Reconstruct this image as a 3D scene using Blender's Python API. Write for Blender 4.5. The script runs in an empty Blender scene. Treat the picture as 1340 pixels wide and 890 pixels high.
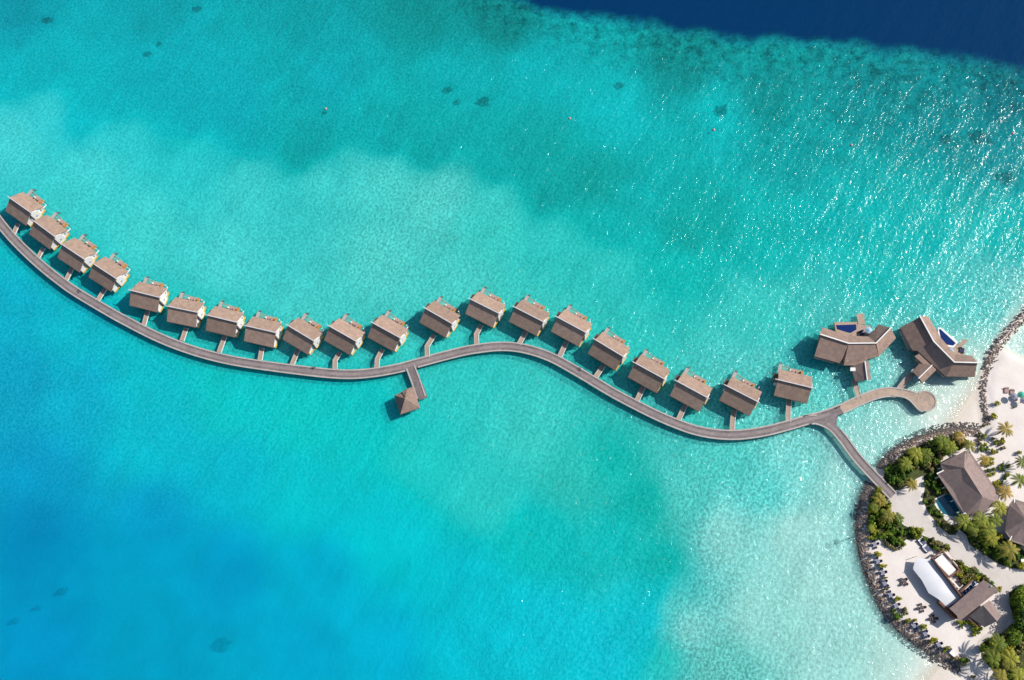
import bpy, bmesh, math, random
import numpy as np
from mathutils import Vector, Matrix, noise
from mathutils.geometry import tessellate_polygon
random.seed(7); rng = np.random.default_rng(7)
S = bpy.context.scene
COL = S.collection
R = math.radians

# ------------------------------------------------------------------ camera model (drone, tilted about 20 degrees from straight down)
FPX, CAMZ = 1299.79, 335.67
_d = np.array([81.07, -466.81, -FPX]); _d /= np.linalg.norm(_d); _up = -_d
_X = np.array([1., 0, 0]) - _up[0]*_up; _X /= np.linalg.norm(_X); _Y = np.cross(_up, _X)
CM = np.stack([_X, _Y, _up], 1)                      # world -> camera
def un(px, py, z=0.0):
    """ground position of a point of the photograph at height z"""
    d = CM.T @ np.array([px-670, 445-py, -FPX])
    k = (CAMZ-z)/-d[2]
    return (d[0]*k, d[1]*k, z)
def crop(ox, oy, s):
    return lambda x, y, z=0.0: un(ox+x/s, oy+y/s, z)
def to_px(x, y, z=0.0):
    P = np.stack([x, y, np.full_like(x, z-CAMZ)], -1) @ CM.T
    return 670+FPX*P[..., 0]/-P[..., 2], 445-FPX*P[..., 1]/-P[..., 2]
cam = bpy.data.cameras.new('camera'); co = bpy.data.objects.new('camera', cam); COL.objects.link(co)
m3 = Matrix([list(r) for r in CM.T]); co.matrix_world = Matrix.Translation((0, 0, CAMZ)) @ m3.to_4x4()
cam.sensor_width = 36; cam.lens = 36*FPX/1340; cam.clip_end = 9000; cam.clip_start = 1
S.camera = co

# ------------------------------------------------------------------ light
SUN_AZ, SUN_EL = R(18), R(39.5)                      # azimuth counted from +X towards +Y
w = bpy.data.worlds.new('World'); S.world = w; w.use_nodes = True
nt = w.node_tree; bg = nt.nodes['Background']
sky = nt.nodes.new('ShaderNodeTexSky'); sky.sky_type = 'NISHITA'; sky.sun_disc = False
sky.sun_elevation = SUN_EL; sky.sun_rotation = R(90)-SUN_AZ
nt.links.new(sky.outputs[0], bg.inputs[0]); bg.inputs[1].default_value = 0.085
sl = bpy.data.lights.new('sun', 'SUN'); sl.energy = 4.2; sl.angle = R(0.5); sl.color = (1, .95, .88)
so = bpy.data.objects.new('sun', sl); COL.objects.link(so); so.location = (100, 50, 200)
sd = Vector((math.cos(SUN_EL)*math.cos(SUN_AZ), math.cos(SUN_EL)*math.sin(SUN_AZ), math.sin(SUN_EL)))
so.rotation_euler = sd.to_track_quat('Z', 'Y').to_euler()
S.view_settings.view_transform = 'Standard'; S.view_settings.look = 'None'
S.view_settings.exposure = 0.38; S.view_settings.gamma = 1
S.render.engine = 'CYCLES'; S.cycles.max_bounces = 6; S.cycles.transparent_max_bounces = 8
S.cycles.caustics_reflective = False; S.cycles.caustics_refractive = False

# ------------------------------------------------------------------ materials
def lin(c):
    c = np.asarray(c, float)/255.0
    return np.where(c <= .04045, c/12.92, ((c+.055)/1.055)**2.4)
def nodes(name):
    m = bpy.data.materials.new(name); m.use_nodes = True
    return m, m.node_tree, m.node_tree.nodes['Principled BSDF']
MATS = {}
def mat(name, a, b=None, scale=1.0, rough=.8, bump=0.0, stretch=(1, 1, 1), detail=4, metal=0, spec=.3, c=None, big=.07):
    """two- or three-tone noise material: fine grain plus broad patches"""
    m, t, p = nodes(name); N = t.nodes; L = t.links
    b = b or tuple(x*.75 for x in a)
    tc = N.new('ShaderNodeTexCoord'); mp = N.new('ShaderNodeMapping'); mp.inputs['Scale'].default_value = stretch
    L.new(tc.outputs['Object'], mp.inputs['Vector'])
    n1 = N.new('ShaderNodeTexNoise'); n1.inputs['Scale'].default_value = scale; n1.inputs['Detail'].default_value = detail
    n2 = N.new('ShaderNodeTexNoise'); n2.inputs['Scale'].default_value = scale*big*4; n2.inputs['Detail'].default_value = 3
    L.new(mp.outputs[0], n1.inputs['Vector']); L.new(tc.outputs['Object'], n2.inputs['Vector'])
    ad = N.new('ShaderNodeMath'); ad.operation = 'ADD'; L.new(n1.outputs['Fac'], ad.inputs[0]); L.new(n2.outputs['Fac'], ad.inputs[1])
    hf = N.new('ShaderNodeMath'); hf.operation = 'MULTIPLY'; hf.inputs[1].default_value = .5; L.new(ad.outputs[0], hf.inputs[0])
    cr = N.new('ShaderNodeValToRGB'); e = cr.color_ramp.elements
    e[0].position = .36; e[0].color = (*b, 1); e[1].position = .64; e[1].color = (*a, 1)
    if c:
        k = e.new(.5); k.color = (*c, 1)
    L.new(hf.outputs[0], cr.inputs[0]); L.new(cr.outputs[0], p.inputs['Base Color'])
    p.inputs['Roughness'].default_value = rough; p.inputs['Metallic'].default_value = metal; p.inputs['Specular IOR Level'].default_value = spec
    if 'shingle' in name:
        oi = N.new('ShaderNodeObjectInfo'); of = N.new('ShaderNodeVectorMath'); of.operation = 'SCALE'; of.inputs[0].default_value = (90, 70, 0); L.new(oi.outputs['Random'], of.inputs['Scale'])
        av = N.new('ShaderNodeVectorMath'); L.new(tc.outputs['Object'], av.inputs[0]); L.new(of.outputs[0], av.inputs[1]); L.new(av.outputs[0], n2.inputs['Vector']); L.new(av.outputs[0], mp.inputs['Vector'])
        rr_ = N.new('ShaderNodeMapRange'); rr_.inputs['To Min'].default_value = .84; rr_.inputs['To Max'].default_value = 1.14; L.new(oi.outputs['Random'], rr_.inputs['Value'])
        vs_ = N.new('ShaderNodeVectorMath'); vs_.operation = 'SCALE'; L.new(cr.outputs[0], vs_.inputs[0]); L.new(rr_.outputs[0], vs_.inputs['Scale']); L.new(vs_.outputs[0], p.inputs['Base Color'])
    if bump:
        bm = N.new('ShaderNodeBump'); bm.inputs['Strength'].default_value = min(1, bump*2); bm.inputs['Distance'].default_value = bump
        L.new(n1.outputs['Fac'], bm.inputs['Height']); L.new(bm.outputs[0], p.inputs['Normal'])
    MATS[name] = m; return m
mat('shingle', (.38, .262, .20), (.25, .17, .135), 2.2, .9, .08, (1, .5, 1), 6, c=(.32, .22, .17))
mat('big_shingle', (.34, .235, .185), (.22, .15, .125), 2.4, .9, .10, (1, 1, 1), 6, c=(.275, .19, .155))
mat('house_shingle', (.27, .20, .18), (.19, .14, .132), 2.6, .9, .08, (1, 1, 1), 6)
mat('shade_shingle', (.10, .09, .095), (.07, .065, .07), 3, .85, .06)  # shingle darkened in its colour to stand for shade
mat('deck_boards', (.225, .19, .195), (.125, .108, .118), 1.2, .85, .05, (1, 1, 1), 5, c=(.18, .15, .15))
mat('warm_boards', (.47, .35, .265), (.31, .235, .185), 1.2, .85, .05, (1, 1, 1), 5, c=(.39, .295, .23))
mat('runner_boards', (.29, .24, .23), (.20, .165, .165), 1.0, .85, .04, (1, 1, 1), 5)
mat('kerb_boards', (.46, .41, .38), (.36, .32, .30), 1.2, .8, .03)
mat('pale_boards', (.44, .33, .26), (.32, .23, .175), 2.0, .8, .04, (4, .6, 1))
mat('teak', (.46, .29, .16), (.34, .20, .11), 2.0, .7, .03, (4, .6, 1))
mat('orange_teak', (.52, .24, .07), (.40, .17, .05), 2.0, .7, .03)
mat('ochre', (.62, .42, .07), (.52, .33, .05), 1.5, .6, .01)
mat('white_paint', (.80, .78, .75), (.70, .68, .65), .8, .6)
mat('ridge_metal', (.62, .60, .62), (.5, .48, .5), 1.5, .5)
mat('brown_roofing', (.17, .09, .075), (.12, .065, .055), 2, .8)
mat('timber', (.20, .095, .06), (.13, .06, .04), 2, .7, .02)
mat('pile_wood', (.16, .13, .11), (.09, .075, .065), 2, .8)
mat('dark_glass', (.03, .05, .07), (.02, .03, .05), 1, .1, spec=.6)
mat('net', (.40, .52, .42), (.30, .44, .36), 8, .8)
mat('pool_tile', (.006, .028, .14), (.004, .02, .11), 3, .08, spec=.5)
mat('garden_pool', (.012, .13, .19), (.01, .10, .16), 2, .08, spec=.5)
mat('canvas', (.66, .66, .69), (.62, .62, .65), .3, .7, big=.2)
mat('grey_canvas', (.25, .26, .33), (.20, .21, .27), 1, .8)
mat('teal_canvas', (.07, .36, .26), (.05, .28, .20), 1, .8)
mat('blue_fabric', (.115, .125, .235), (.08, .09, .17), 4, .8)
mat('navy_fabric', (.045, .055, .13), (.03, .035, .09), 4, .8)
mat('brown_wicker', (.15, .11, .10), (.09, .065, .06), 6, .8)
mat('pink_fabric', (.45, .30, .28), (.35, .22, .2), 4, .8)
mat('pale_blue', (.32, .52, .68), (.26, .45, .6), 2, .6)
mat('black_rubber', (.02, .02, .02), (.03, .03, .03), 2, .7)
mat('red_paint', (.45, .06, .05), (.35, .05, .04), 2, .4)
mat('brown_paint', (.12, .07, .06), (.09, .05, .045), 2, .5)
mat('pink_float', (.75, .33, .33), (.65, .25, .27), 2, .4)
mat('coral', (.035, .085, .065), (.012, .035, .03), 1.2, .9, .2)
mat('dim_coral', (.30, .40, .36), (.22, .30, .28), 1.2, .9, .1)
mat('path_sand', (.60, .55, .51), (.53, .48, .445), .6, .95, .02, detail=8, c=(.575, .525, .485))
mat('soil', (.085, .095, .03), (.035, .05, .015), 1.2, .95, .05)
mat('bark', (.25, .20, .15), (.15, .12, .09), 3, .9, .03, (1, 1, .3))
mat('stem', (.12, .085, .055), (.08, .06, .04), 3, .9)
mat('driftwood', (.22, .16, .12), (.14, .1, .08), 3, .9, .02)

def leaf_mat(name, cols, rough=.55):
    m, t, p = nodes(name); N = t.nodes; L = t.links
    oi = N.new('ShaderNodeObjectInfo'); tc = N.new('ShaderNodeTexCoord')
    n = N.new('ShaderNodeTexNoise'); n.inputs['Scale'].default_value = 1.1; n.inputs['Detail'].default_value = 4
    L.new(tc.outputs['Object'], n.inputs['Vector'])
    ad = N.new('ShaderNodeMath'); ad.operation = 'MULTIPLY_ADD'; ad.inputs[1].default_value = .45
    L.new(oi.outputs['Random'], ad.inputs[0]); L.new(n.outputs['Fac'], ad.inputs[2])
    sb = N.new('ShaderNodeMath'); sb.operation = 'SUBTRACT'; sb.inputs[1].default_value = .22; L.new(ad.outputs[0], sb.inputs[0])
    cr = N.new('ShaderNodeValToRGB'); e = cr.color_ramp.elements
    e[0].position = .25; e[0].color = (*cols[0], 1); e[1].position = .78; e[1].color = (*cols[-1], 1)
    for i, c in enumerate(cols[1:-1]):
        k = e.new(.25+.53*(i+1)/(len(cols)-1)); k.color = (*c, 1)
    L.new(sb.outputs[0], cr.inputs[0]); L.new(cr.outputs[0], p.inputs['Base Color'])
    p.inputs['Roughness'].default_value = rough; p.inputs['Specular IOR Level'].default_value = .12
    MATS[name] = m
leaf_mat('green_leaves', [(.045, .10, .012), (.095, .165, .016), (.20, .26, .022)])
leaf_mat('yellow_leaves', [(.17, .19, .018), (.28, .275, .025), (.38, .33, .035)])
leaf_mat('olive_leaves', [(.11, .11, .035), (.20, .18, .06), (.29, .235, .09)])
leaf_mat('palm_leaves', [(.08, .115, .014), (.155, .185, .022), (.29, .27, .035)])
leaf_mat('gold_palm_leaves', [(.16, .16, .03), (.26, .22, .04), (.36, .22, .05)])

# rock: dark and wet low down (algae belt), pale and dry above
m, t, p = nodes('rock'); N = t.nodes; L = t.links
geo = N.new('ShaderNodeNewGeometry'); sx = N.new('ShaderNodeSeparateXYZ'); L.new(geo.outputs['Position'], sx.inputs[0])
n = N.new('ShaderNodeTexNoise'); n.inputs['Scale'].default_value = 1.4; n.inputs['Detail'].default_value = 6; L.new(geo.outputs['Position'], n.inputs['Vector'])
cr = N.new('ShaderNodeValToRGB'); e = cr.color_ramp.elements
e[0].position = .36; e[0].color = (.11, .08, .065, 1); e[1].position = .64; e[1].color = (.41, .30, .225, 1); L.new(n.outputs['Fac'], cr.inputs[0])
ma = N.new('ShaderNodeMath'); ma.operation = 'MULTIPLY_ADD'; ma.inputs[1].default_value = .9; L.new(n.outputs['Fac'], ma.inputs[0]); L.new(sx.outputs['Z'], ma.inputs[2])
mr = N.new('ShaderNodeMapRange'); mr.inputs['From Min'].default_value = .85; mr.inputs['From Max'].default_value = 1.35; L.new(ma.outputs[0], mr.inputs['Value'])
mx = N.new('ShaderNodeMix'); mx.data_type = 'RGBA'; mx.inputs['A'].default_value = (.11, .095, .09, 1)
L.new(mr.outputs[0], mx.inputs['Factor']); L.new(cr.outputs[0], mx.inputs['B']); L.new(mx.outputs['Result'], p.inputs['Base Color'])
p.inputs['Roughness'].default_value = .85; MATS['rock'] = m

# sand and seabed
m, t, p = nodes('sand'); N = t.nodes; L = t.links
geo = N.new('ShaderNodeNewGeometry'); sx = N.new('ShaderNodeSeparateXYZ'); L.new(geo.outputs['Position'], sx.inputs[0])
n = N.new('ShaderNodeTexNoise'); n.inputs['Scale'].default_value = .12; n.inputs['Detail'].default_value = 8; L.new(geo.outputs['Position'], n.inputs['Vector'])
cr = N.new('ShaderNodeValToRGB'); e = cr.color_ramp.elements
e[0].position = .3; e[0].color = (.65, .585, .54, 1); e[1].position = .7; e[1].color = (.75, .69, .65, 1); L.new(n.outputs['Fac'], cr.inputs[0])
mr = N.new('ShaderNodeMapRange'); mr.inputs['From Min'].default_value = .1; mr.inputs['From Max'].default_value = .5; L.new(sx.outputs['Z'], mr.inputs['Value'])
mx = N.new('ShaderNodeMix'); mx.data_type = 'RGBA'; mx.inputs['A'].default_value = (.66, .59, .50, 1)
L.new(mr.outputs[0], mx.inputs['Factor']); L.new(cr.outputs[0], mx.inputs['B'])
at = N.new('ShaderNodeAttribute'); at.attribute_name = 'coral_cover'
n3 = N.new('ShaderNodeTexNoise'); n3.inputs['Scale'].default_value = .30; n3.inputs['Detail'].default_value = 7; n3.inputs['Roughness'].default_value = .65; L.new(geo.outputs['Position'], n3.inputs['Vector'])
mr2 = N.new('ShaderNodeMapRange'); mr2.inputs['From Min'].default_value = .46; mr2.inputs['From Max'].default_value = .60; L.new(n3.outputs['Fac'], mr2.inputs['Value'])
mu = N.new('ShaderNodeMath'); mu.operation = 'MULTIPLY'; L.new(mr2.outputs[0], mu.inputs[0]); L.new(at.outputs['Fac'], mu.inputs[1])
mrb = N.new('ShaderNodeMapRange'); mrb.inputs['From Min'].default_value = -.25; mrb.inputs['From Max'].default_value = -.05; L.new(sx.outputs['Z'], mrb.inputs['Value'])
mxb = N.new('ShaderNodeMix'); mxb.data_type = 'RGBA'; mxb.inputs['A'].default_value = (.80, .80, .75, 1); L.new(mrb.outputs[0], mxb.inputs['Factor']); L.new(mx.outputs['Result'], mxb.inputs['B']); mx = mxb
mx2 = N.new('ShaderNodeMix'); mx2.data_type = 'RGBA'; mx2.inputs['B'].default_value = (.05, .11, .08, 1)
L.new(mu.outputs[0], mx2.inputs['Factor']); L.new(mx.outputs['Result'], mx2.inputs['A']); L.new(mx2.outputs['Result'], p.inputs['Base Color'])
n4 = N.new('ShaderNodeTexNoise'); n4.inputs['Scale'].default_value = .8; n4.inputs['Detail'].default_value = 5; L.new(geo.outputs['Position'], n4.inputs['Vector'])
bm = N.new('ShaderNodeBump'); bm.inputs['Strength'].default_value = .5; bm.inputs['Distance'].default_value = .12; L.new(n4.outputs['Fac'], bm.inputs['Height']); L.new(bm.outputs[0], p.inputs['Normal'])
p.inputs['Roughness'].default_value = .95; p.inputs['Specular IOR Level'].default_value = .1; MATS['sand'] = m

# ------------------------------------------------------------------ object helpers
def setp(o, label=None, cat=None, group=None, kind=None):
    if label: o['label'] = label
    if cat: o['category'] = cat
    if group: o['group'] = group
    if kind: o['kind'] = kind
    return o
def thing(name, label, cat, loc=(0, 0, 0), rz=0, group=None):
    o = bpy.data.objects.new(name, None); COL.objects.link(o); o.location = loc; o.rotation_euler = (0, 0, rz); o.empty_display_size = .5
    return setp(o, label, cat, group)
def link(name, me, parent=None):
    o = bpy.data.objects.new(name, me); COL.objects.link(o)
    if parent: o.parent = parent
    return o
def copy_tree(o, parent=None):
    c = o.copy(); COL.objects.link(c)
    if parent: c.parent = parent
    for ch in list(o.children): copy_tree(ch, c)
    return c
class MB:
    def __init__(s): s.v = []; s.f = []
    def add(s, vs, fs):
        k = len(s.v); s.v += [tuple(map(float, x)) for x in vs]; s.f += [tuple(i+k for i in f) for f in fs]; return s
    def box(s, x0, x1, y0, y1, z0, z1):
        return s.add([(x0, y0, z0), (x1, y0, z0), (x1, y1, z0), (x0, y1, z0), (x0, y0, z1), (x1, y0, z1), (x1, y1, z1), (x0, y1, z1)],
                     [(3, 2, 1, 0), (4, 5, 6, 7), (0, 1, 5, 4), (1, 2, 6, 5), (2, 3, 7, 6), (3, 0, 4, 7)])
    def slab(s, top, dz):
        """solid under a polygon whose corners have their own heights; dz a thickness, or ('to', z) down to a level"""
        n = len(top); bot = [(p[0], p[1], dz[1]) for p in top] if isinstance(dz, tuple) else [(p[0], p[1], p[2]-dz) for p in top]
        A = sum(top[i][0]*top[(i+1) % n][1]-top[(i+1) % n][0]*top[i][1] for i in range(n))
        if A < 0: top = top[::-1]; bot = bot[::-1]
        return s.add(list(top)+bot, [tuple(range(n)), tuple(range(2*n-1, n-1, -1))]+[(i, n+i, n+(i+1) % n, (i+1) % n) for i in range(n)])
    def bar(s, a, b, w, h):
        """beam of width w and height h whose top runs from a to b"""
        a = Vector(a); b = Vector(b); d = (b-a); q = Vector((-d.y, d.x, 0)); q = (q.normalized() if q.length > 1e-6 else Vector((1, 0, 0)))*w/2
        return s.slab([a-q, b-q, b+q, a+q], h) if d.xy.length > 1e-6 else s.box(a.x-w/2, a.x+w/2, a.y-w/2, a.y+w/2, min(a.z, b.z), max(a.z, b.z))
    def tube(s, pts, r, n=8, cap=True):
        pts = [Vector(p) for p in pts]; rs = r if isinstance(r, (list, tuple)) else [r]*len(pts); vs = []; fs = []
        for i, p in enumerate(pts):
            d = (pts[min(i+1, len(pts)-1)]-pts[max(i-1, 0)]).normalized()
            u = d.orthogonal().normalized() if abs(d.z) < .99 else Vector((1, 0, 0)); v = d.cross(u)
            u = v.cross(d).normalized()
            for k in range(n):
                a = 2*math.pi*k/n; vs.append(p+u*math.cos(a)*rs[i]+v*math.sin(a)*rs[i])
        for i in range(len(pts)-1):
            for k in range(n): fs.append((i*n+k, i*n+(k+1) % n, (i+1)*n+(k+1) % n, (i+1)*n+k))
        if cap: fs += [tuple(range(n-1, -1, -1)), tuple((len(pts)-1)*n+k for k in range(n))]
        return s.add(vs, fs)
    def lathe(s, prof, c=(0, 0, 0), n=14):
        vs = []; fs = []
        for r, z in prof:
            for k in range(n):
                a = 2*math.pi*k/n; vs.append((c[0]+r*math.cos(a), c[1]+r*math.sin(a), c[2]+z))
        for i in range(len(prof)-1):
            for k in range(n): fs.append((i*n+k, i*n+(k+1) % n, (i+1)*n+(k+1) % n, (i+1)*n+k))
        fs.append(tuple(range(n-1, -1, -1))); fs.append(tuple((len(prof)-1)*n+k for k in range(n)))
        return s.add(vs, fs)
    def torus(s, c, Rr, r, axis='y', n=14, m=6):
        vs = []; fs = []
        for i in range(n):
            a = 2*math.pi*i/n
            for k in range(m):
                b = 2*math.pi*k/m; q = Rr+r*math.cos(b); e = r*math.sin(b)
                x, y, z = (q*math.cos(a), e, q*math.sin(a)) if axis == 'y' else (q*math.cos(a), q*math.sin(a), e)
                vs.append((c[0]+x, c[1]+y, c[2]+z))
        for i in range(n):
            for k in range(m): fs.append((i*m+k, i*m+(k+1) % m, ((i+1) % n)*m+(k+1) % m, ((i+1) % n)*m+k))
        return s.add(vs, fs)
    def mesh(s, name, mname, off=(0, 0, 0), smooth=False):
        me = bpy.data.meshes.new(name); me.from_pydata([(a-off[0], b-off[1], c-off[2]) for a, b, c in s.v], [], s.f)
        bm = bmesh.new(); bm.from_mesh(me); bmesh.ops.recalc_face_normals(bm, faces=bm.faces[:]) if len(s.f) < 4000 and not smooth == 'leaf' else None
        bm.to_mesh(me); bm.free()
        me.materials.append(MATS[mname])
        if smooth is True:
            for p in me.polygons: p.use_smooth = True
        return me
    def build(s, name, mname, parent=None, world=False, smooth=False):
        off = tuple(parent.matrix_basis.translation) if (world and parent) else (0, 0, 0)
        if world and parent and parent.parent: off = tuple(parent.parent.matrix_basis.translation)   # part of a part at the same base
        return link(name, s.mesh(name, mname, off, smooth), parent)

# ------------------------------------------------------------------ terrain and sea
def axis(lo, hi, step, out):
    a = list(np.arange(lo, hi+.01, step)); g = step
    left = []; x = lo
    while x > -out: g *= 1.5; x -= g; left.append(x)
    right = []; x = hi; g = step
    while x < out: g *= 1.5; x += g; right.append(x)
    return np.array(left[::-1]+a+right)
XS = axis(-262, 215, 1.5, 2600); YS = axis(-25, 300, 1.5, 2600)
GX, GY = np.meshgrid(XS, YS); SH = GX.shape
PXg, PYg = to_px(np.clip(GX, -420, 420), np.clip(GY, -70, 420))
nz = np.empty(SH+(3,))
for j in range(SH[0]):
    for i in range(SH[1]):
        x, y = GX[j, i], GY[j, i]
        nz[j, i] = (noise.fractal(Vector((x*.022, y*.022, 1.3)), 1, 2, 4), noise.fractal(Vector((x*.022, y*.022, 7.7)), 1, 2, 4), noise.fractal(Vector((x*.09, y*.09, 3.1)), 1, 2, 4))
def seg_dist(px, py, pts, closed):
    d = np.full(px.shape, 1e9); n = len(pts)
    for i in range(n if closed else n-1):
        a = np.array(pts[i][:2]); b = np.array(pts[(i+1) % n][:2]); ab = b-a; L2 = ab@ab+1e-9
        tt = np.clip(((px-a[0])*ab[0]+(py-a[1])*ab[1])/L2, 0, 1)
        d = np.minimum(d, np.hypot(px-a[0]-tt*ab[0], py-a[1]-tt*ab[1]))
    return d
def inside(px, py, pts):
    r = np.zeros(px.shape, bool); n = len(pts)
    for i in range(n):
        x1, y1 = pts[i][:2]; x2, y2 = pts[(i+1) % n][:2]
        c = ((y1 > py) != (y2 > py)) & (px < (x2-x1)*(py-y1)/((y2-y1) if abs(y2-y1) > 1e-9 else 1e-9)+x1); r ^= c
    return r
def sdist(px, py, pts):
    d = seg_dist(px, py, pts, True); return np.where(inside(px, py, pts), d, -d)
RV2a = [(1281, 564), (1262, 562), (1240, 563), (1215, 569), (1193, 577), (1172, 589), (1157, 603), (1150, 613)]
RV2b = [(1138, 632), (1131, 645), (1126, 660), (1123, 680), (1123, 700), (1126, 720), (1131, 740), (1137, 757), (1144, 775), (1153, 793), (1166, 813), (1182, 828), (1200, 842), (1220, 854), (1240, 864), (1258, 872)]
RV1 = [(1352, 400), (1340, 413), (1325, 429), (1308, 448), (1296, 466), (1290, 485), (1286, 505), (1286, 525), (1290, 545), (1291, 556)]
ISL = [un(*q) for q in RV2b[::-1]+[(1143, 622)]+RV2a[::-1]+[(1290, 560), (1289, 535), (1288, 510), (1293, 482), (1303, 464), (1314, 457), (1330, 466), (1345, 473), (1700, 480), (1700, 1100), (1290, 1100), (1266, 885)]]
BEACH_A = [un(*q) for q in [(1285, 498), (1291, 560), (1270, 568), (1242, 562)]]
BEACH_B = [un(*q) for q in [(1236, 866), (1262, 874), (1310, 890), (1310, 1000), (1190, 1000), (1216, 893)]]
sI = sdist(GX, GY, ISL)
BED = -1.7 + .35*nz[..., 0]
hI = np.interp(sI, [-3.2, -1.6, 1.4, 2.6], [-1.6, -.5, .85, 1.0])
hI = np.where(sI > -3.2, hI, -9)
sA = sdist(GX, GY, BEACH_A); sB = sdist(GX, GY, BEACH_B)
beach = lambda s: np.where(s > 0, np.minimum(s*.10, .7), s*.05)
H = np.maximum.reduce([BED, hI, beach(sA), beach(sB)-.0])
d1 = seg_dist(GX, GY, [un(*q) for q in RV1], False)
H = np.maximum(H, np.where(d1 < 4, .75-d1*.55, -9))
# the reef edge: beyond it the bottom drops away
EDGE = [(-400, -90), (560, -45), (640, -14), (690, 2), (760, 18), (850, 33), (920, 42), (1000, 48), (1080, 55), (1160, 62), (1240, 73), (1300, 83), (1340, 91), (1700, 150)]
edge = np.interp(PXg, [q[0] for q in EDGE], [q[1] for q in EDGE]) + 8*nz[..., 2] + 5*nz[..., 0]
deepd = edge-PYg
deepw = np.clip((deepd+9)/16, 0, 1); deepw = deepw*deepw*(3-2*deepw)
far = np.clip((PYg+140)/60, 0, 1)
H = np.where(deepd > -5, np.maximum(-40, BED-np.maximum(0, deepd+5)*.8), H)
lag = np.clip((PYg-520)/200, 0, 1)*np.clip((600-PXg)/250, 0, 1)      # the lagoon deepens to the lower left
H = np.where((sI < -3.2) & (deepd < -5), H-3.0*lag, H)
DEPTH = np.maximum(0, -H)
corx = np.clip(1-(-deepd)/75, 0, 1)*(deepd < 4)*(.35+.65*np.clip((PXg-200)/500, 0, 1))
cor = np.clip(corx*1.0 + .42*np.exp(-((PXg-1150)/220)**2-((PYg-150)/70)**2) + .10, 0, 1)
cor = np.where(sI > -8, 0, cor)*np.where((PYg > 500) & (PXg < 600), .3, 1)

def grid_obj(name, Z, mname, attrs):
    me = bpy.data.meshes.new(name); ny_, nx_ = SH
    V = np.stack([GX, GY, Z], -1).reshape(-1, 3)
    idx = np.arange(ny_*nx_).reshape(ny_, nx_)
    F = np.stack([idx[:-1, :-1], idx[:-1, 1:], idx[1:, 1:], idx[1:, :-1]], -1).reshape(-1, 4)
    me.vertices.add(len(V)); me.vertices.foreach_set('co', V.ravel().astype(np.float32))
    me.loops.add(F.size); me.loops.foreach_set('vertex_index', F.ravel().astype(np.int32))
    me.polygons.add(len(F)); me.polygons.foreach_set('loop_start', np.arange(0, F.size, 4).astype(np.int32))
    me.update(calc_edges=True); me.validate()
    for p in ('use_smooth',): me.polygons.foreach_set(p, np.ones(len(F), bool))
    for an, arr in attrs.items():
        if arr.ndim == 3:
            a = me.attributes.new(an, 'FLOAT_COLOR', 'POINT'); a.data.foreach_set('color', np.concatenate([arr, np.ones(SH+(1,))], -1).astype(np.float32).ravel())
        else:
            a = me.attributes.new(an, 'FLOAT', 'POINT'); a.data.foreach_set('value', arr.astype(np.float32).ravel())
    me.materials.append(MATS[mname]); o = link(name, me); o['kind'] = 'structure'; return o
grid_obj('ground', H, 'sand', {'coral_cover': cor})

CH = [(632, 131, 2.6, 1.5, 'dark coral head standing alone near the top centre'), (424, 146, .8, .6, 'small coral head beside a pink buoy'), (61, 25, 2.2, 1.2, 'coral patch in the top left corner'), (258, 10, 1.8, 1.3, 'coral patch at the top edge, left of centre'), (192, 69, 1.5, 1.0, 'coral patch below the top left, left of a pair'), (207, 56, 1.1, .9, 'faint coral patch below the top left, right of a pair'), (943, 144, 2.2, 2.0, 'round coral head below the reef edge, right of centre'), (1238, 181, 1.8, 1.6, 'coral head left of a broad patch at upper right'), (1283, 178, 4.2, 2.4, 'broad coral patch at upper right'), (1318, 232, 3.0, 2.4, 'large coral head near the right edge'), (587, 116, 1.7, 1.2, 'coral head left of the dark one, near the top centre'), (598, 132, 1.2, .9, 'small coral head beside the dark one, near the top centre'), (810, 110, 1.6, 1.3, 'coral head under the reef edge, top right of centre'), (288, 842, 2.6, 1.8, 'dim coral patch in the deep lagoon, left of the bottom centre'), (76, 772, 1.4, 1.0, 'dim coral patch in the lower left lagoon, uppermost'), (45, 793, .8, .8, 'tiny coral patch in the lower left lagoon'), (14, 811, .9, .9, 'small coral patch at the left edge of the lagoon')]
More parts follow.
